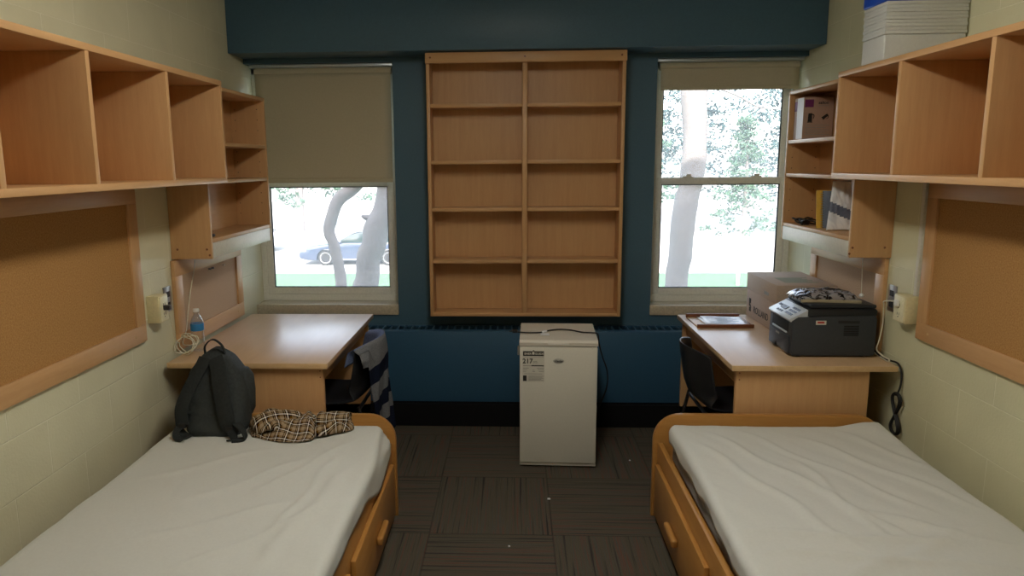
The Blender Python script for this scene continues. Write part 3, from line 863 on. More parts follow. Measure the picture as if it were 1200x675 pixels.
# ================================================================== backpack on the left bed
BZ = .494
t = thing('backpack', 'charcoal backpack standing upright on the bed against the desk', 'backpack', (-1.355, 3.24, BZ))
H = .372
def pack_body(u, v):
    a = 2 * PI * u
    h = v
    w = .136 * max(0, 1 - max(0, (h - .35) / .66) ** 3) ** .6 + .004 * math.sin(3 * h)
    d = (.105 - .045 * h) * (1 - sstep(.88, 1.0, h) * .6)
    w *= 1 - .08 * (1 - sstep(0, .06, h)); d *= 1 - .10 * (1 - sstep(0, .06, h))
    c, s_ = math.cos(a), math.sin(a)
    e = .55
    x = w * math.copysign(abs(c) ** e, c); y = d * math.copysign(abs(s_) ** e, s_)
    n = fbm(x * 14 + 3, h * 7, y * 9, 2) * .006
    zz = H * h if h < .999 else H
    return Vector((-1.378 + x + n - .030 * h, 3.235 + y + n + .10 * h, BZ + .002 + zz - .012 * (abs(c) ** 3) * h))
b = MB(); V = b.grid(48, 40, pack_body, closed_u=True)
b.bm.faces.new([V[i][0] for i in range(48)][::-1]); b.bm.faces.new([V[i][-1] for i in range(48)])
b.build('pack_body', 'pack', t, 60)
def back_y(z):        # y of the harness side at height z
    h = (z - BZ) / H
    return 3.235 + .10 * h - (.105 - .045 * h) - .004
# padded harness panel seam + front pocket bulging on the far side
b = MB(); b.lathe([(0, -.125), (.035, -.12), (.050, -.09), (.054, 0), (.050, .07), (.03, .105), (0, .11)], (-1.288, 3.325, .665), 20); b.build('side_pocket', 'pack', t, 60)
for sx, px in ((-1, [(-1.395, .880), (-1.412, .84), (-1.445, .775), (-1.478, .70), (-1.498, .64), (-1.500, .565)]),
               (1, [(-1.352, .880), (-1.334, .84), (-1.322, .77), (-1.306, .68), (-1.292, .60), (-1.282, .55)])):
    px = [((x + .085 * (z - .5)) * back_y(z) / 3.115, 1.72 - (1.72 - z) * back_y(z) / 3.115) for x, z in px]
    b = MB()
    bul = [.004, .012, .020, .024, .020, .006]
    b.tube([(x, back_y(z) - q, z) for (x, z), q in zip(px, bul)], 1, smooth=5, flat=(.060 if sx < 0 else .072, .014, (1, 0, 0)))
    st = b.build('shoulder_strap', 'pack_strap', t, 50)
    b = MB(); x, z = px[-1]
    if sx < 0:
        b.tube([(x, back_y(z) - .006, z), (x - .02, back_y(.52) - .015, .53), (x - .012, back_y(.5) - .03, .506), (x + .025, back_y(.5) - .045, .501)], 1, smooth=4, flat=(.030, .004, (1, .2, 0)))
        b.tube([(-1.48, 3.20, .60), (-1.528, 3.175, .585), (-1.540, 3.165, .54), (-1.515, 3.15, .503), (-1.48, 3.12, .500)], 1, smooth=5, flat=(.040, .010, (0, 1, .2)))
    else:
        b.tube([(x, back_y(z) - .006, z), (x + .012, back_y(.52) - .018, .525), (x + .03, back_y(.5) - .025, .503), (x + .005, back_y(.5) - .045, .501)], 1, smooth=4, flat=(.034, .006, (1, 0, .2)))
        b.tube([(-1.262, 3.14, .56), (-1.225, 3.11, .545), (-1.208, 3.10, .51), (-1.235, 3.09, .501), (-1.262, 3.085, .502)], 1, smooth=5, flat=(.036, .010, (0, 1, .2)))
    w = b.build('webbing', 'pack_strap', st, 50)
    b = MB(); b.box(x - .018, x + .018, back_y(z) - .018, back_y(z) - .006, z - .012, z + .012, .003); b.build('buckle', 'black_rubber', st)
b = MB(); b.tube([(-1.452, 3.30, .846), (-1.447, 3.29, .884), (-1.418, 3.285, .914), (-1.393, 3.285, .915), (-1.364, 3.29, .886), (-1.357, 3.30, .846)], 1, smooth=6, flat=(.018, .005, (0, 1, 0)))
b.build('carry_handle', 'pack_strap', t, 50)

# ================================================================== plaid shirt crumpled on the bed
def patch(c4, zfn, ang, sc, du, nu=44, nv=34):
    """a piece of cloth over four plan corners; plaid laid in its own direction"""
    A_, B_, C_, D_ = [Vector((p[0], p[1], 0)) for p in c4]
    ca, sa = math.cos(ang), math.sin(ang)
    w, h = (B_ - A_).length, (D_ - A_).length
    def fn(u, v):
        p = A_ * (1 - u) * (1 - v) + B_ * u * (1 - v) + C_ * u * v + D_ * (1 - u) * v
        ctr = (A_ + B_ + C_ + D_) / 4
        q, r_ = 2 * u - 1, 2 * v - 1
        p = ctr + (p - ctr) * (1 - .16 * q * q * r_ * r_) + Vector((.010 * math.sin(6 * v + du * 9) * abs(q), .009 * math.sin(7 * u + du * 5) * abs(r_), 0))
        return Vector((-.99 + (p.x + .99) * 1.05, p.y, max(.4985, zfn(u, v))))
    b.grid(nu, nv, fn, lambda u, v: ((u * w * ca - v * h * sa) * sc + du, (u * w * sa + v * h * ca) * sc + du * .6))
def dome(u, v, pw=2.2): return max(0, (1 - abs(2 * u - 1) ** pw) * (1 - abs(2 * v - 1) ** pw)) ** .6
b = MB()
# body of the shirt, lying flat with a straight front hem
patch([(-1.215, 3.115), (-.905, 3.065), (-.90, 3.33), (-1.22, 3.35)], lambda u, v: .4985 + dome(u, v, 6) * (.012 + .050 * sstep(0, .55, v) + .008 * math.sin(14 * u + 3 * v)), .03, 1.45, .12)
# folded-over flap with its plaid on the diagonal
patch([(-1.225, 3.165), (-1.06, 3.110), (-.965, 3.30), (-1.19, 3.36)], lambda u, v: .525 + .058 * dome(u, v, 3) + .010 * math.sin(9 * (u - v) + 1) - .016 * (1 - sstep(0, .12, u)), .70, 1.45, .35)
# bunched middle and sleeve at the other end
patch([(-1.02, 3.20), (-.86, 3.18), (-.85, 3.34), (-1.02, 3.36)], lambda u, v: .50 + .060 * dome(u, v, 3) + .012 * math.sin(16 * u + 5 * v), .45, 1.5, .2)
patch([(-.93, 3.135), (-.775, 3.20), (-.760, 3.33), (-.94, 3.33)], lambda u, v: .4985 + dome(u, v, 3) * (.055 + .010 * math.sin(10 * u + 6 * v)), -.35, 1.45, .6)
b.grid(28, 34, lambda u, v: Vector((-.905 + .135 * v + .006 * math.sin(9 * v), 3.225 + (.048 - .010 * v) * math.cos(2 * PI * u) + .05 * v, .553 - .008 * v + (.034 - .008 * v) * math.sin(2 * PI * u) + .003 * math.sin(6 * PI * u + 8 * v))),
       lambda u, v: (u * .32, v * .20 + .4), closed_u=True)
o = b.build('plaid_shirt', 'plaid', loc=(-1.0, 3.22, .498), smooth_angle=0, recalc=False)
for p in o.data.polygons: p.use_smooth = True
m = o.modifiers.new('thickness', 'SOLIDIFY'); m.thickness = .003
tag(o, 'crumpled tan, black and white plaid shirt lying on the bed by the backpack', 'shirt')

# ================================================================== water bottle and white cord
t = thing('water_bottle', 'clear plastic water bottle with a blue label on the desk corner', 'bottle', (-1.668, 3.715, .75))
c = (-1.668, 3.715, .751)
b = MB(); b.lathe([(0, .004), (.020, 0), (.031, .004), (.033, .015), (.031, .03), (.033, .045), (.031, .06), (.033, .075), (.031, .09), (.033, .104), (.0335, .110), (.0335, .152), (.032, .160), (.028, .174), (.019, .190), (.0135, .200), (.0135, .206), (.0165, .207), (.0165, .210), (.0135, .211), (.0135, .214)], c, 28)
b.build('bottle_body', 'bottle', t)
b = MB(); b.lathe([(.0339, .113), (.0343, .114), (.0343, .149), (.0339, .150)], c, 28); b.build('label', 'bottle_label', t)
b = MB(); b.lathe([(.0155, .212), (.0158, .214), (.0158, .226), (.0145, .228), (0, .228)], c, 20); b.build('cap', 'white_plastic', t)

pts = [(-1.715, 3.85, 1.326), (-1.712, 3.85, 1.28), (-1.715, 3.84, 1.18), (-1.728, 3.80, 1.06), (-1.732, 3.76, .95), (-1.730, 3.72, .86), (-1.725, 3.66, .80)]
cx_, cy_ = -1.700, 3.645
for k in range(30):                            # loose bundle standing on the desk corner
    a = k * 2 * PI / 8.3
    pts.append((cx_ + .052 * math.cos(a) * (1 + .15 * math.sin(k * 1.7)), cy_ + .030 * math.sin(a * .9 + .5) + .012 * math.sin(k * 2.3), .806 + .045 * math.sin(a) * (1 + .2 * math.cos(k * 1.3))))
pts += [(-1.735, 3.60, .84), (-1.728, 3.56, .93), (-1.715, 3.50, 1.02), (-1.690, 3.445, 1.036)]
b = MB(); b.tube(pts, .0026, 7, 4); o = b.build('white_power_cord', 'white_cable', loc=(-1.7, 3.65, .75), smooth_angle=60)
tag(o, 'coiled white cord hanging from the hutch to the desk corner by the water bottle', 'cord')
b = MB(); b.box(-1.703, -1.670, 3.425, 3.452, 1.028, 1.052, .004); b.build('plug', 'pin', o)

# ================================================================== things on the right desk
# multifunction printer, front towards the chair (-X)
t = thing('printer', 'charcoal multifunction laser printer on the desk by the outlet', 'printer', (1.585, 3.81, .75))
px0, px1, py0, py1 = 1.382, 1.795, 3.636, 3.955
b = MB(); b.prism([(px0 + .012, .757), (px0, .775), (px0, .935), (px0 + .03, .955), (px1 - .01, .965), (px1, .945), (px1, .765), (px1 - .01, .757)], 'y', py0, py1, .008); b.build('body', 'prn', t)
for x, y in ((px0 + .05, py0 + .04), (px0 + .05, py1 - .04), (px1 - .05, py0 + .04), (px1 - .05, py1 - .04)):
    b = MB(); b.lathe([(0, 0), (.014, 0), (.014, .008), (0, .008)], (x, y, .7502), 12); b.build('foot', 'black_rubber', t)
b = MB(); b.prism([(px0 + .075, .957), (px0 + .075, .992), (px0 + .09, .998), (px1 - .012, .998), (px1 - .002, .988), (px1 - .002, .962)], 'y', py0 + .002, py1 - .002, .006); b.build('scanner_unit', 'prn_dark', t)
b = MB(); b.box(px0 + .085, px1 - .006, py0 + .004, py1 - .004, .999, 1.017, .008, 3); lid = b.build('scanner_lid', 'prn_lid', t)
b = MB(); b.prism([(px0 - .004, .928), (px0 - .012, .938), (px0 - .008, .946), (px0 + .078, .992), (px0 + .084, .985), (px0 + .084, .955), (px0 + .03, .936)], 'y', py0 + .006, py1 - .006, .004)
cp = b.build('control_panel', 'prn_panel', t)
sl = Vector((.086, 0, .046)).normalized(); nrm = Vector((-sl.z, 0, sl.x))
def on_panel(d, y): return Vector((px0 - .008, y, .946)) + sl * d
def pad(d0, d1, y0, y1, name, m, h=.003):
    b = MB(); vs = b.box(0, d1 - d0, y0, y1, 0, h)
    mt = Matrix((sl, Vector((0, 1, 0)), nrm)).transposed().to_4x4(); mt.translation = on_panel(d0, 0)
    bmesh.ops.transform(b.bm, matrix=mt, verts=b.bm.verts[:])
    return b.build(name, m, cp)
pad(.035, .060, py0 + .165, py0 + .235, 'display', 'prn_dark')
for r_ in range(3):
    for c_ in range(4):
        pad(.018 + r_ * .022, .030 + r_ * .022, py0 + .045 + c_ * .024, py0 + .060 + c_ * .024, 'button', 'btn_blue')
for c_ in range(3): pad(.012, .024, py0 + .165 + c_ * .028, py0 + .180 + c_ * .028, 'button', 'btn_blue')
for c_ in range(2): pad(.045, .060, py0 + .25 + c_ * .022, py0 + .264 + c_ * .022, 'button', 'btn_blue')
b = MB(); b.box(px0 - .002, px0 + .10, py0 + .045, py1 - .045, .868, .922, .002); b.build('output_slot', 'void', t)
b = MB(); b.prism([(px0 - .006, .862), (px0 - .006, .870), (px0 + .08, .888), (px0 + .08, .882)], 'y', py0 + .06, py1 - .06, .001); b.build('output_tray', 'prn_panel', t)
b = MB(); b.prism([(py0 + .02, .765), (py0 + .02, .852), (py1 - .02, .852), (py1 - .02, .765), (py1 - .11, .765), (py1 - .12, .785), (py0 + .12, .785), (py0 + .11, .765)], 'x', px0 - .006, px0 + .01, .002)
pt = b.build('paper_tray', 'prn', t)
b = MB(); b.box(px0 - .0072, px0 - .005, 3.785, 3.835, .836, .845); b.build('maker_badge', 'grey_ink', pt)
b = MB(); b.box(px1 - .19, px1 - .085, py0 - .001, py0 + .003, .922, .938, .003); b.build('side_grip', 'prn_dark', t)
b = MB()
for k in range(6): b.box(px1 - .160, px1 - .088, py0 - .0012, py0 + .002, .862 + k * .009, .8675 + k * .009)
b.build('side_vent', 'void', t)
b = MB(); b.box(px0 + .115, px0 + .165, py0 - .0012, py0 + .001, .917, .938); st = b.build('sticker', 'label_paper', t)
b = MB(); b.box(px0 + .122, px0 + .156, py0 - .0016, py0, .924, .9335); b.build('red_mark', 'red', st)

# crinkled film packet on the printer
t0 = (1.59, 3.80, 1.017)
def pillow(u, v, lo):
    q, p = 2 * u - 1, 2 * v - 1
    e = max(0, (1 - abs(q) ** 5) * (1 - abs(p) ** 4)) ** .6
    z = (.042 if not lo else .004) * e + (.009 * fbm(u * 7, v * 6, 2.2, 3) * e if not lo else 0)
    x = 1.585 + q * .150 * (1 - .05 * p * p) ; y = 3.795 + p * .105 * (1 - .06 * q * q)
    return Vector((x + .10 * 0, y - .10 * (x - 1.585), 1.0215 + (z if not lo else -z * .5) + .010 * (1 - v) * 0 + .004))
b = MB(); b.grid(46, 36, lambda u, v: pillow(u, v, False), mi=0); b.grid(46, 36, lambda u, v: pillow(u, v, True), mi=0)
bmesh.ops.remove_doubles(b.bm, verts=b.bm.verts[:], dist=.0008)
o = b.build('film_packet', 'foil', loc=t0, smooth_angle=0)
for p in o.data.polygons: p.use_smooth = True
tag(o, 'crinkled black and silver film packet lying on the printer lid', 'packet')
b = MB(); b.tube([(1.445, 3.706, 1.024), (1.55, 3.694, 1.026), (1.66, 3.682, 1.025), (1.728, 3.676, 1.024)], 1, smooth=4, flat=(.004, .014, (0, 1, 0))); b.build('tan_seam', 'tan_edge', o)

# carton with lid
t = thing('cardboard_box', 'lidded kraft cardboard paper box printed ROLLAND at the window end of the desk', 'box', (1.65, 4.42, .75))
bx0, bx1, by0, by1 = 1.482, 1.815, 4.155, 4.688
box('box_body', 'kraft', t, bx0 + .004, bx1 - .004, by0 + .004, by1 - .004, .751, .95, .003)
lid = box('lid', 'kraft_lid', t, bx0, bx1, by0, by1, .922, 1.028, .004)
body = bpy.data.objects[[c.name for c in t.children if c.name.startswith('box_body')][0]]
fm = lambda y, z, e=.0006: frame3((bx0 + .004 - e, y, z), (0, -1, 0), (0, 0, 1))
text('lettering', 'ROLLAND', .058, fm(4.545, .795), 'ink', body, bold=.0004)
# brand mark: two stacked bars and a leaning stroke
b = MB()
for (ya, yb_, za, zb) in ((4.632, 4.600, .858, .872), (4.632, 4.618, .828, .858), (4.612, 4.600, .840, .872), (4.632, 4.600, .822, .834), (4.626, 4.614, .790, .816), (4.606, 4.594, .790, .822)):
    b.box(bx0 + .0025, bx0 + .0045, ya, yb_, za, zb)
b.build('brand_mark', 'ink', body)
b = MB(); b.box(bx0 - .0006, bx0 + .001, 4.36, 4.28, .945, .965); b.build('print_mark', 'grey_ink', lid)
b = MB()
for k in range(7): b.box(bx0 + .08, bx0 + .27 - .02 * (k % 3), by0 + .10 + k * .028, by0 + .118 + k * .028, 1.0278, 1.0284)
b.build('top_print', 'green_ink', lid)

# shallow tray with papers
t = thing('wooden_tray', 'shallow brown wooden tray lying on the desk beside the cardboard box', 'tray', (1.27, 4.45, .75))
tx0, tx1, ty0, ty1 = 1.085, 1.415, 4.295, 4.60
box('tray_base', 'edge', t, tx0 + .003, tx1 - .003, ty0 + .003, ty1 - .003, .7505, .756, .001)
b = MB(); b.box(tx0, tx1, ty0, ty0 + .014, .7505, .772, .003); b.box(tx0, tx1, ty1 - .014, ty1, .7505, .776, .003); b.box(tx1 - .012, tx1, ty0 + .014, ty1 - .014, .7505, .764, .002)
b.build('tray_rim', 'tray', t)
for k, (dx, dy, rz, lb) in enumerate(((.0, .0, .03, 'bottom sheet of printed paper in the wooden tray'), (.012, -.006, -.06, 'top sheet of printed paper lying askew in the wooden tray'))):
    b = MB(); w, h = .245, .25
    b.grid(12, 8, lambda u, v: Vector(((u - .5) * w, (v - .5) * h, .0012 * math.sin(5 * u + k) + .002 * math.sin(PI * v))))
    for i in range(9): b.box(-.10, .08 - .03 * (i % 3), -.10 + i * .021, -.094 + i * .021, .0026, .0032, mi=1)
    o = b.build('paper_sheet', ['paper', 'paper_blue'], None)
    o.location = (1.268 + dx, 4.447 + dy, .760 + .0055 * k); o.rotation_euler = (0, 0, rz)
    o.modifiers.new('thickness', 'SOLIDIFY').thickness = .0004
    tag(o, lb, 'paper', 'papers in the wooden tray')

# cables on the right
b = MB(); b.tube([(1.792, 3.452, 1.062), (1.775, 3.475, 1.068), (1.775, 3.55, 1.052), (1.800, 3.60, 1.02), (1.812, 3.62, .93), (1.812, 3.64, .84), (1.808, 3.65, .79), (1.822, 3.61, .765), (1.826, 3.56, .762), (1.812, 3.54, .757), (1.815, 3.60, .757), (1.822, 3.68, .758), (1.815, 3.75, .765)], .0033, 8, 5)
o = b.build('white_cable', 'white_cable', loc=(1.81, 3.6, .75), smooth_angle=60)
tag(o, 'white cable from the outlet box down behind the printer', 'cable')
b = MB(); b.box(1.775, 1.7905, 3.438, 3.466, 1.048, 1.078, .004); b.build('plug', 'white_plastic', o)
pts = [(1.812, 3.70, .785), (1.820, 3.63, .758), (1.832, 3.56, .757), (1.842, 3.505, .757), (1.846, 3.475, .72), (1.846, 3.472, .66)]
for k in range(49):                            # figure-of-eight hank, three turns
    a = k * 2 * PI / 16
    pts.append((1.836 + .006 * math.sin(a * .5 + k * .1), 3.478 + (.036 + .004 * math.sin(k * .35)) * math.sin(2 * a), .515 + (.100 - .004 * math.cos(k * .3)) * math.cos(a)))
b = MB(); b.tube(pts, .0046, 8, 3)
o = b.build('black_power_cord', 'black_rubber', loc=(1.84, 3.48, .5), smooth_angle=60)
tag(o, 'black power cord hanging in a tied hank off the desk against the wall', 'cord')

# ================================================================== things in the right hutch
t = thing('kettle_carton', 'tan and purple kettle carton on the top shelf of the hutch', 'box', (1.76, 4.49, 1.842))
kx0, kx1, ky0, ky1, kz0, kz1 = 1.676, 1.846, 4.445, 4.585, 1.843, 2.082
box('carton', 'carton', t, kx0, kx1, ky0, ky1, kz0, kz1, .002)
box('white_side', 'carton_white', t, kx0 - .001, kx0 + .001, ky0 + .002, ky0 + .095, kz0 + .003, kz1 - .002, 0)
b = MB(); b.box(kx0 + .006, kx0 + .055, ky0 - .001, ky0 + .001, kz1 - .058, kz1 - .014); b.build('purple_print', 'purple', t)
b = MB(); b.box(kx0 - .001, kx0 + .001, ky0 + .096, ky1 - .002, kz1 - .075, kz1 - .02); b.build('purple_print', 'purple', t)
def kettle_icon(cx, cz, s, rot):
    b = MB(); c, n_ = math.cos(rot), math.sin(rot)
    T = lambda p: (cx + s * (p[0] * c - p[1] * n_), cz + s * (p[0] * n_ + p[1] * c))
    b.prism([T(p) for p in ((-.5, -1), (.5, -1), (.42, .7), (.55, 1.0), (-.35, 1.0), (-.42, .7))], 'y', ky0 - .0015, ky0 - .0002)
    b.prism([T(p) for p in ((.42, .8), (.95, .75), (1.05, .3), (.85, -.3), (.72, -.3), (.88, .3), (.8, .6), (.42, .6))], 'y', ky0 - .0014, ky0 - .0002)
    b.prism([T(p) for p in ((-.6, -1.02), (.6, -1.02), (.6, -1.2), (-.6, -1.2))], 'y', ky0 - .0015, ky0 - .0002)
    return b
kettle_icon(kx0 + .038, 1.966, .024, 0).build('kettle_picture', 'ink', t)
kettle_icon(kx0 + .125, 1.972, .017, -.9).build('kettle_picture', 'ink', t)
text('lettering', 'salton', .024, frame3((kx0 + .082, ky0 - .0008, kz1 - .04), (1, 0, 0), (0, 0, 1)), 'ink', t, bold=.0004)
b = MB()
for k in range(5): b.box(kx0 + .015, kx0 + .15 - .02 * (k % 2), ky0 - .0008, ky0 + .0005, 1.868 + k * .013, 1.871 + k * .013)
b.box(kx0 + .082, kx0 + .14, ky0 - .0008, ky0 + .0005, kz1 - .052, kz1 - .049); b.build('fine_print', 'grey_ink', t)

t = thing('spiral_notebook', 'yellow and slate spiral notebook leaning inside the hutch', 'notebook', (1.75, 4.19, 1.347))
b = MB(); b.prism([(4.190, 1.348), (4.1945, 1.348), (4.2245, 1.556), (4.220, 1.556)], 'x', 1.690, 1.848, .001); b.build('back_cover', 'yellow', t)
b = MB(); b.prism([(4.178, 1.348), (4.1885, 1.348), (4.2185, 1.553), (4.208, 1.553)], 'x', 1.722, 1.846, .001); b.build('front_cover', 'navy_card', t)
b = MB()
for k in range(15):
    z = 1.358 + k * .013; y = 4.183 + (z - 1.348) * .145
    b.tube([(1.719 + .008 * math.cos(a), y + .009 * math.sin(a), z) for a in [i * PI / 4 for i in range(8)]], .0016, 5, 1, closed=True)
b.build('spiral_binding', 'steel', t)

def mailer_pt(u, v, d):
    e = max(0, (1 - abs(2 * u - 1) ** 6) * (1 - abs(2 * v - 1) ** 6))
    x0 = 1.684 + .050 * v; x1 = 1.832
    n = .007 * fbm(u * 4, v * 5, 1.0, 3) * e
    return Vector((x0 + (x1 - x0) * u, 4.045 + .075 * v - d * .009 * e + n, 1.3485 + .262 * v))
b = MB(); b.grid(28, 34, lambda u, v: mailer_pt(u, v, 1), mi=0); b.grid(28, 34, lambda u, v: mailer_pt(u, v, -1), mi=0)
for f in b.bm.faces:
    cz = sum((v.co.z for v in f.verts)) / len(f.verts); cx = sum((v.co.x for v in f.verts)) / len(f.verts)
    if abs(cz - (1.47 - (cx - 1.72) * .45)) < .028: f.material_index = 1
bmesh.ops.remove_doubles(b.bm, verts=b.bm.verts[:], dist=.0008)
o = b.build('poly_mailer', ['mailer', 'mailer_band'], loc=(1.75, 4.06, 1.348), smooth_angle=0)
for p in o.data.polygons: p.use_smooth = True
tag(o, 'shiny silver mailing bag with a slate band leaning in the hutch', 'mailer')
pts = []
for k in range(26):
    a = k * 2 * PI / 6.3
    pts.append((1.735 + .045 * math.sin(a * 1.0) + .01 * math.sin(k), 4.44 + .14 * math.cos(a * .5) * (.6 + .4 * math.sin(k * .9)), 1.3525 + .016 * (1 + math.sin(k * 1.4)) * .9))
b = MB(); b.tube(pts, .0045, 7, 4); b.box(1.70, 1.735, 4.40, 4.47, 1.348, 1.376, .006); o = b.build('black_cable', 'black_rubber', loc=(1.73, 4.44, 1.348), smooth_angle=60)
tag(o, 'tangled black adapter cable on the lower hutch shelf', 'cable')
b = MB(); b.box(-1.62, -1.585, 3.80, 3.835, 1.3475, 1.362, .004); b.tube([(-1.602, 3.82, 1.358), (-1.60, 3.80, 1.372), (-1.605, 3.77, 1.366), (-1.62, 3.74, 1.3505)], .003, 6, 4)
tag(b.build('cable_end', 'black_rubber', loc=(-1.6, 3.81, 1.347)), 'small black cable end lying on the empty hutch shelf', 'cable')

# storage bin on top of the right long shelf
t = thing('storage_bin', 'frosted ribbed storage bin with a blue lid on top of the long shelf', 'bin', (1.68, 3.33, 2.125))
gx0, gx1, gy0, gy1 = 1.525, 1.852, 3.228, 3.425
b = MB(); b.box(gx0, gx1, gy0, gy1, 2.126, 2.23, .008, 3)
for k in range(9):
    z = 2.23 + k * .0145; e = .0018 if k % 2 == 0 else 0
    b.box(gx0 - e, gx1 + e, gy0 - e, gy1 + e, z, z + .0145, .003)
b.build('bin_body', 'bin', t)
b = MB(); b.box(gx0 - .006, gx1 + .004, gy0 - .006, gy1 + .006, 2.360, 2.415, .008, 3); b.box(gx0 + .02, gx1 - .02, gy0 + .02, gy1 - .02, 2.415, 2.425, .006); b.build('bin_lid', 'bin_lid', t)

# ================================================================== fridge
t = thing('mini_fridge', 'white mini fridge standing on the carpet below the bookcase', 'fridge', (.25, 3.98, 0), rot=math.radians(-1.8), local=True)
fw = .216
box('cabinet', 'fridge', t, -fw, fw, .050, .435, .025, .728, .006)
b = MB(); b.prism([(.002, .716), (.0, .735), (.012, .747), (.43, .752), (.437, .745), (.437, .728), (.05, .716)], 'x', -fw - .002, fw + .002, .003); tp = b.build('top_panel', 'fridge_top', t)
b = MB(); b.box(-.06, .06, -.0015, .006, .7235, .7315, .003); b.build('handle_recess', 'white_plastic', tp)
dr = box('door', 'fridge', t, -fw, fw, .0, .046, .030, .7115, .009)
box('door_gasket', 'gasket', t, -fw + .008, fw - .008, .0455, .0505, .035, .708, 0)
box('kick_plate', 'fridge', t, -fw, fw, .010, .06, .012, .029, .002)
for x in (-.18, .18):
    for y in (.06, .38):
        b = MB(); b.lathe([(0, 0), (.016, 0), (.014, .02), (0, .025)], (x, y, .001), 12); b.build('foot', 'black_rubber', t)
b = MB(); b.box(-fw - .012, -fw - .0005, .02, .055, .665, .705, .002); b.lathe([(0, 0), (.005, 0), (.005, .02), (0, .02)], (-fw - .008, .035, .655), 10); b.build('door_hinge', 'steel', t)
# energy label
EY = -.0006
lb = box('energy_label', 'label_paper', dr, -.200, -.078, EY, .002, .510, .690, 0)
def lbox(name, m, x0, x1, z0, z1, d=.0005): return box(name, m, lb, x0, x1, EY - d, EY + .0002, z0, z1, 0)
lbox('label_band', 'ink', -.197, -.081, .659, .686)
b = MB(); b.prism([(-.146, .686), (-.139, .694), (-.132, .686)], 'y', EY - .0005, EY); b.build('label_mark', 'ink', lb)
FM = lambda x, z, d=.0008: frame3((x, EY - d, z), (1, 0, 0), (0, 0, 1))
text('lettering', 'ENER', .0165, FM(-.190, .6665), 'label_paper', lb, bold=.0005); text('lettering', 'GUIDE', .0165, FM(-.131, .6665), 'label_paper', lb, bold=.0005)
b = MB(); b.prism([(-.147, .667), (-.147, .679), (-.140, .686), (-.133, .679), (-.133, .667)], 'y', EY - .0009, EY - .0004); b.build('house_mark', 'label_paper', lb)
lbox('label_rule', 'grey_ink', -.197, -.081, .6515, .653)
text('lettering', '217', .038, FM(-.200, .617, .0005), 'ink', lb, bold=.0009)
text('lettering', 'kWh', .012, FM(-.142, .622, .0005), 'ink', lb); text('lettering', 'per year', .008, FM(-.142, .6155, .0005), 'grey_ink', lb)
lbox('label_scale', 'grey_ink', -.197, -.15, .601, .604); lbox('label_scale', 'ink', -.15, -.081, .600, .606)
for x0, x1, z in ((-.197, -.165, .589), (-.120, -.081, .589), (-.197, -.175, .581), (-.115, -.081, .581), (-.143, -.133, .577), (-.197, -.18, .570), (-.145, -.130, .569), (-.11, -.081, .570), (-.19, -.09, .556),
                  (-.166, -.081, .543), (-.166, -.090, .537), (-.166, -.083, .531), (-.166, -.095, .525), (-.166, -.083, .519)):
    lbox('fine_print', 'grey_ink', x0, x1, z - .0013, z + .0013)
lbox('label_icon', 'ink', -.197, -.177, .514, .546)
# oval badge
b = MB(); b.prism([(-.0 + .030 * math.cos(a), .632 + .0145 * math.sin(a)) for a in [i * 2 * PI / 28 for i in range(28)]], 'y', -.002, .002, .0006); bd = b.build('badge', 'badge', dr)
text('lettering', 'Danby', .017, frame3((0, -.0024, .6265), (1, 0, 0), (0, 0, 1)), 'ink', bd, bold=.0003, shear=.3, align='CENTER')
# power cord lying over the top and hanging down the side
b = MB()
b.tube([(-.235, .165, .757), (-.20, .155, .757), (-.15, .150, .757), (-.09, .165, .757), (-.045, .215, .757), (.02, .245, .757), (.08, .225, .757), (.14, .175, .757), (.20, .165, .757), (.228, .170, .748), (.238, .20, .69), (.262, .24, .60), (.296, .27, .50), (.298, .29, .40), (.270, .30, .31), (.24, .33, .22)], .0042, 8, 5)
pcord = b.build('power_cord', 'black_rubber', t, 60)
b = MB(); b.box(-.262, -.232, .152, .178, .753, .770, .004); b.tube([(-.26, .158, .761), (-.28, .155, .761)], .002, 6, 1); b.tube([(-.26, .172, .761), (-.28, .169, .761)], .002, 6, 1); b.build('plug', 'black_rubber', pcord)
b = MB(); b.tube([(-.093, .163, .757), (-.078, .178, .757), (-.066, .192, .757)], .0075, 8, 1); b.box(-.10, -.05, .10, .16, .7525, .7532); b.build('cord_tag', 'paper', pcord)

# ================================================================== bits on the carpet
for x, y, r_, lb in ((.183, 3.586, .009, 'white paper scrap on the carpet in front of the fridge'), (.678, 4.10, .006, 'tiny pale crumb on the carpet between fridge and chair'), (-.02, 3.10, .005, 'tiny pale crumb on the carpet in the middle of the aisle')):
    b = MB(); b.lathe([(0, 0), (r_, .001), (r_ * .8, .004), (0, .005)], (x, y, .0005), 7)
    tag(b.build('paper_scrap', 'paper', loc=(x, y, 0)), lb, 'scrap', 'scraps on the carpet')

# ================================================================== outside
b = MB(); b.box(-400, 400, 5.6, 27.6, GZ - .2, GZ); structure(b.build('lawn', 'grass'))
b = MB(); b.box(-400, 400, 27.6, 900, GZ - .22, GZ - .02); structure(b.build('road', 'asphalt'))
b = MB()
b.box(-14, XL - .2, YO - .02, YO + .25, GZ, 7.2); b.box(XR + .2, 14, YO - .02, YO + .25, GZ, 7.2); b.box(XL - .2, XR + .2, YO + .002, YO + .25, ZC + .15, 7.2); b.box(XL - .2, XR + .2, YO + .002, YO + .25, GZ, -.12)
structure(b.build('exterior_sun_block', 'sun_block'))  # unseen outside wall, added and raised to shade the lower trunks

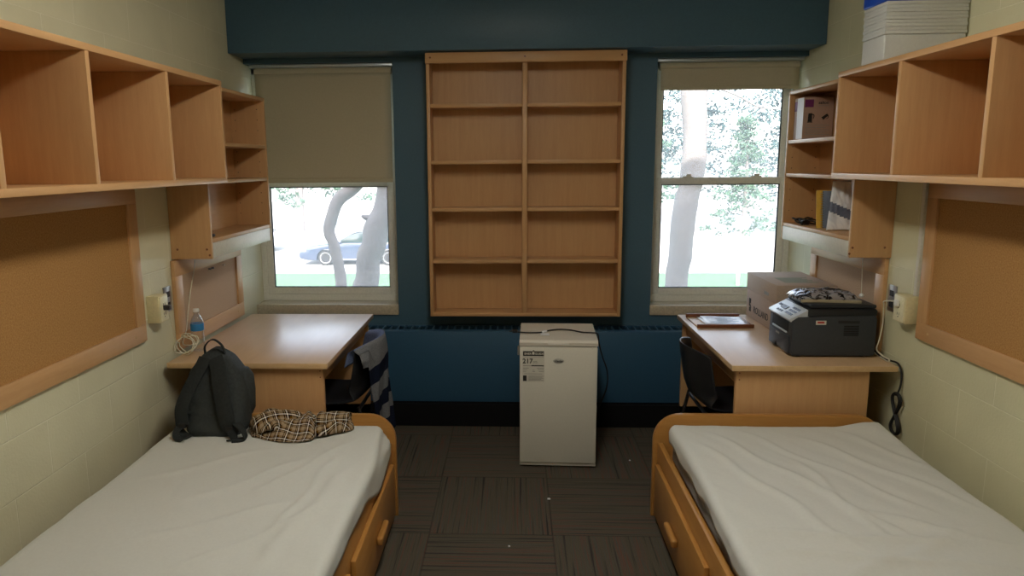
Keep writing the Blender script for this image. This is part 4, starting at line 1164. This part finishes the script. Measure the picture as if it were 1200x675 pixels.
def leafcloud(b, c, rad, n, size, seed, squash=.35):
    rnd = random.Random(seed)
    for i in range(n):
        d = Vector((rnd.gauss(0, 1), rnd.gauss(0, 1), rnd.gauss(0, 1))).normalized() * (rnd.random() ** squash)
        p = Vector((c[0] + d.x * rad[0], c[1] + d.y * rad[1], c[2] + d.z * rad[2]))
        a = Vector((rnd.gauss(0, 1), rnd.gauss(0, 1), rnd.gauss(0, .6))).normalized(); q = a.orthogonal().normalized()
        q = (q + a.cross(q) * rnd.uniform(-1, 1)).normalized()
        s = size * rnd.uniform(.5, 1.3)
        f = b.face([p - a * s, p + q * s * .55, p + a * s, p - q * s * .55]); f.smooth = False

def tree(name, trunk, radii, clumps, m, label, leaf=.13, seed=1, limbs=(), cat='tree', group='trees outside the windows'):
    base = (trunk[-1][0], trunk[-1][1], GZ)
    t = thing(name, label, cat, base, group)
    b = MB(); P = trunk + [base]
    R = list(radii) + [radii[-1] * 1.35]
    b.tube([(x + .02 * math.sin(3 * i + seed), y, z) for i, (x, y, z) in enumerate(P)], R, 14, 6)
    for v in b.bm.verts:
        n = noise.noise(v.co * 3.1) * .35 + noise.noise(v.co * 9) * .15
        v.co += Vector((n, 0, 0)) * min(R) * .35
    b.build('trunk', 'bark', t, 60)
    if limbs:
        b = MB()
        for pts, r0 in limbs: b.tube(pts, [r0 * (1 - .8 * i / (len(pts) - 1)) for i in range(len(pts))], 8, 4)
        b.build('limbs', 'bark', t, 60)
    b = MB()
    for i, (c, rad, n) in enumerate(clumps): leafcloud(b, c, rad, n, leaf, seed * 31 + i)
    if clumps: b.build('crown', m, t, 0, recalc=False)
    return t
A = [(-1.8, 11, 3.6), (-1.9, 11, 2.2), (-2.05, 11, 1.75), (-2.251, 11, 1.501), (-2.437, 11, 1.35), (-2.598, 11, 1.205), (-2.736, 11, .995), (-2.773, 11, .737), (-2.754, 11, .555), (-2.677, 11, .34), (-2.661, 11, .101), (-2.624, 11, -.128), (-2.605, 11, -.988)]
tree('crooked_tree', A, [.09, .09, .09, .095, .098, .10, .095, .088, .085, .082, .088, .092, .11], [((-4.3, 11.6, 4.9), (1.9, 1.2, 1.4), 700), ((-4.2, 12.2, 2.0), (1.2, .8, .5), 260), ((-3.3, 12.0, 1.75), (.7, .5, .3), 120)], 'leaf', 'grey tree with a crooked thin trunk outside the half-covered window', .075, 2,
     limbs=[([(-2.437, 11, 1.36), (-2.9, 11.6, 1.8), (-3.9, 12.1, 2.05), (-4.8, 12.4, 2.1)], .03)])
Bt = [(-1.6, 10, 3.4), (-1.649, 10, 1.972), (-1.69, 10, 1.575), (-1.712, 10, 1.381), (-1.765, 10, 1.08), (-1.875, 10, .824), (-1.947, 10, .612), (-1.989, 10, .447), (-2.039, 10, .16), (-2.078, 10, -.069), (-2.137, 10, -.741)]
tree('stout_tree', Bt, [.13, .13, .135, .14, .165, .18, .175, .17, .165, .163, .18], [((-.7, 10.4, 4.9), (1.5, 1.0, 1.5), 700), ((-1.25, 10.9, 1.6), (.5, .35, .25), 90)], 'leaf', 'stout grey trunk with a broken stub outside the half-covered window', .075, 3,
     limbs=[([(-1.85, 10, .98), (-2.0, 9.98, 1.0), (-2.07, 9.95, 1.03)], .07)])
Cc = [(2.79, 12, 5.2), (2.81, 12, 3.662), (2.831, 12, 2.804), (2.857, 12, 2.176), (2.85, 12, 1.483), (2.812, 12, 1.281), (2.768, 12, 1.037), (2.728, 12, .653), (2.702, 12, .251), (2.666, 12, -.255), (2.631, 12, -1.215)]
tree('tall_tree', Cc, [.19, .20, .20, .19, .18, .18, .195, .188, .185, .18, .21], [((2.8, 12.3, 6.6), (2.8, 2.2, 1.9), 1200)], 'leaf', 'tall bare trunk standing in the other window, sunlit above and shaded below', .085, 4,
     limbs=[([(2.8, 12, 3.0), (3.5, 12.1, 2.75), (3.95, 12.2, 2.55), (4.6, 12.3, 2.55)], .025), ([(5.6, 13, 4.0), (5.0, 12.8, 3.2), (5.5, 12.9, 2.6), (5.9, 13, 1.9)], .022)])
def conifer(name, x, y, h, w, label, m, n, seed, leaf, per):
    rnd = random.Random(seed)
    base = (x, y, GZ); t = thing(name, label, 'tree', base, 'trees outside the windows')
    b = MB(); b.tube([(x, y, GZ), (x + .1, y, GZ + h * .5), (x, y, GZ + h)], [w * .07, w * .045, .03], 8, 3); b.build('trunk', 'bark', t, 60)
    b = MB()
    for k in range(n):
        f = rnd.random() ** .8; z = GZ + h * (.14 + .84 * f); r_ = w * (1 - f * .88) * rnd.uniform(.25, 1); a = rnd.uniform(0, 2 * PI)
        c = (x + r_ * math.cos(a), y + r_ * math.sin(a) * .8, z - r_ * .12)
        leafcloud(b, c, (w * .17, w * .17, w * .075), per, leaf, seed * 1000 + k)
    b.build('crown', m, t, 0, recalc=False)
conifer('young_tree', 10.55, 34.5, 6.2, 2.0, 'young tree standing on the pale lot beyond the cardboard box', 'leaf', 190, 5, .075, 30)
for i, (x, y, h, w, m, n, lb) in enumerate((
        (15.5, 40, 17, 5.2, 'leaf_dark', 300, 'tall dark conifer at the far edge of the lot, nearest the hutch with the carton'), (5.6, 38, 14, 3.0, 'leaf', 170, 'tall pale-leaved tree far off behind the bare sunlit trunk'),
        (10.8, 46, 18, 4.4, 'leaf_dark', 230, 'tall conifer far behind the young tree'), (-13.5, 46, 13, 4.2, 'leaf', 170, 'leafy tree far off behind the parked cars, nearest the hutch'),
        (-8.6, 50, 12, 3.4, 'leaf', 90, 'leafy tree far off behind the crooked trunk'), (20.5, 48, 16, 4.5, 'leaf_dark', 150, 'dark conifer far off at the edge of the lot, hidden mostly by the hutch'))):
    conifer('conifer' if m == 'leaf_dark' else 'leafy_tree', x, y, h, w, lb, m, int(n * 1.5), 20 + i, .12, 40)

b = MB(); b.box(7.49, 7.60, 24.8, 24.9, GZ, GZ + .52, .02); b.box(7.475, 7.615, 24.785, 24.915, GZ + .52, GZ + .56, .015)
tag(b.build('white_post', 'car_white', loc=(7.545, 24.85, GZ)), 'short white post on the lawn beyond the cardboard box', 'post')

def car(x, y, paint, label):
    """side-on, nose towards -X; x = nose"""
    t = thing('car', label, 'car', (x + 2.3, y + .9, GZ), 'cars parked across the lawn')
    o = lambda px, pz: (x + px, GZ - .02 + pz)
    body = [(.02, .30), (0, .48), (.06, .62), (.25, .73), (.75, .82), (1.35, .88), (1.55, .92), (3.9, .93), (4.35, .88), (4.52, .78), (4.58, .55), (4.55, .32), (4.2, .22), (4.12, .22)]
    arch = lambda c: [(c + .37 * math.cos(a), .31 + .37 * math.sin(a)) for a in [i * PI / 8 for i in range(9)]]
    out = body + [(3.88, .22)][:0] + arch(3.76) + [(3.39, .20), (1.50, .20)] + arch(1.12) + [(.75, .22), (.3, .22)]
    b = MB(); b.prism([o(*p) for p in out], 'y', y, y + 1.75, .03); b.build('car_body', paint, t, 40)
    b = MB(); b.prism([o(*p) for p in ((1.45, .90), (2.15, 1.27), (2.5, 1.36), (3.2, 1.37), (3.7, 1.26), (4.25, .92))], 'y', y + .16, y + 1.59, .05); gh = b.build('cabin_glass', 'car_glass', t, 40)
    b = MB(); b.prism([o(*p) for p in ((2.12, 1.275), (2.5, 1.365), (3.2, 1.375), (3.72, 1.265), (3.6, 1.31), (3.15, 1.40), (2.5, 1.39))], 'y', y + .15, y + 1.60, .01); b.build('roof', paint, t, 40)
    b = MB(); b.box(x + 2.82, x + 2.90, y + .15, y + .20, GZ + .90, GZ + 1.36); b.build('door_pillar', paint, t)
    b = MB(); b.box(x + 1.62, x + 1.82, y - .10, y + .02, GZ + .90, GZ + 1.0, .03); b.build('wing_mirror', paint, t)
    b = MB(); b.box(x + 1.52, x + 3.37, y - .012, y + .004, GZ + .215, GZ + .25); b.build('sill_trim', 'alloy', t)
    b = MB(); b.box(x + .05, x + .30, y - .006, y + .05, GZ + .56, GZ + .68, .02); b.build('headlamp', 'alloy', t)
    for c in (1.12, 3.76):
        for yy, q in ((y - .04, 1), (y + 1.59, 1)):
            b = MB(); b.lathe([(.20, 0), (.30, 0), (.315, .03), (.315, .17), (.30, .20), (.20, .20)], (x + c, yy, GZ - .02 + .316), 24, 'y'); w = b.build('wheel', 'black_rubber', t)
            b = MB()
            b.lathe([(0, .012), (.06, .010), (.195, .004), (.222, -.004), (.222, .05), (.195, .05)], (x + c, yy, GZ - .02 + .316), 24, 'y')
            for k in range(6):
                a = k * PI / 3 + .3
                b.lathe([(0, -.006), (.042, -.006), (.042, .02), (0, .02)], (x + c + .125 * math.cos(a), yy, GZ - .02 + .316 + .125 * math.sin(a)), 12, 'y', mi=1)
            b.build('rim', ['alloy', 'black_rubber'], w)
    return t
car(-8.92, 30.0, 'car_blue', 'dark blue car parked side-on beyond the lawn behind the two trunks')
car(-16.0, 34.5, 'car_white', 'white car parked beyond the lawn, mostly hidden by the hutch')

# ================================================================== daylight
sun = bpy.data.lights.new('sun', 'SUN'); sun.energy = 12; sun.angle = math.radians(.6); sun.color = (1, .95, .86)
so = bpy.data.objects.new('sun', sun); COL.objects.link(so)
el = math.radians(40)
so.rotation_euler = Vector((math.sin(.12) * math.cos(el), math.cos(.12) * math.cos(el), -math.sin(el))).to_track_quat('-Z', 'Y').to_euler()
so.location = (0, -6, 12)
w = bpy.data.worlds.new('sky'); scene.world = w; w.use_nodes = True
nt = w.node_tree; bg = nt.nodes['Background']
sk = N(nt, 'ShaderNodeTexSky', sky_type='NISHITA'); sk.sun_disc = False; sk.sun_elevation = el; sk.sun_rotation = PI; sk.dust_density = 3.0; sk.altitude = 200
hs = N(nt, 'ShaderNodeHueSaturation'); hs.inputs['Saturation'].default_value = 0.55
L(nt, sk.outputs['Color'], hs.inputs['Color']); L(nt, hs.outputs['Color'], bg.inputs['Color'])
bg.inputs['Strength'].default_value = 1.25

# ================================================================== camera
F, CX, CY = 861.06, 560.5, 337.5
pitch, yaw, roll = .168032, .0486093, .0082777
f = Vector((-math.sin(yaw) * math.cos(pitch), math.cos(yaw) * math.cos(pitch), -math.sin(pitch)))
r = Vector((math.cos(yaw), math.sin(yaw), 0)); d = f.cross(r)
c, s = math.cos(roll), math.sin(roll)
r2 = c * r + s * d; d2 = -s * r + c * d
cam = bpy.data.cameras.new('camera'); co = bpy.data.objects.new('camera', cam); COL.objects.link(co)
mt = Matrix((r2, -d2, -f)).transposed().to_4x4(); mt.translation = (0, 0, 1.72)
co.matrix_world = mt
cam.sensor_fit = 'HORIZONTAL'; cam.sensor_width = 36; cam.lens = F * 36 / 1200
cam.shift_x = (600 - CX) / 1200; cam.shift_y = 0
cam.clip_start = .05; cam.clip_end = 1500
scene.camera = co

vs = scene.view_settings
vs.view_transform = 'Standard'; vs.look = 'None'; vs.gamma = 1; vs.use_curve_mapping = False; vs.exposure = 0.0
scene.cycles.use_denoising = True
scene.cycles.max_bounces = 10; scene.cycles.diffuse_bounces = 6; scene.cycles.transparent_max_bounces = 16
scene.cycles.sample_clamp_indirect = 8
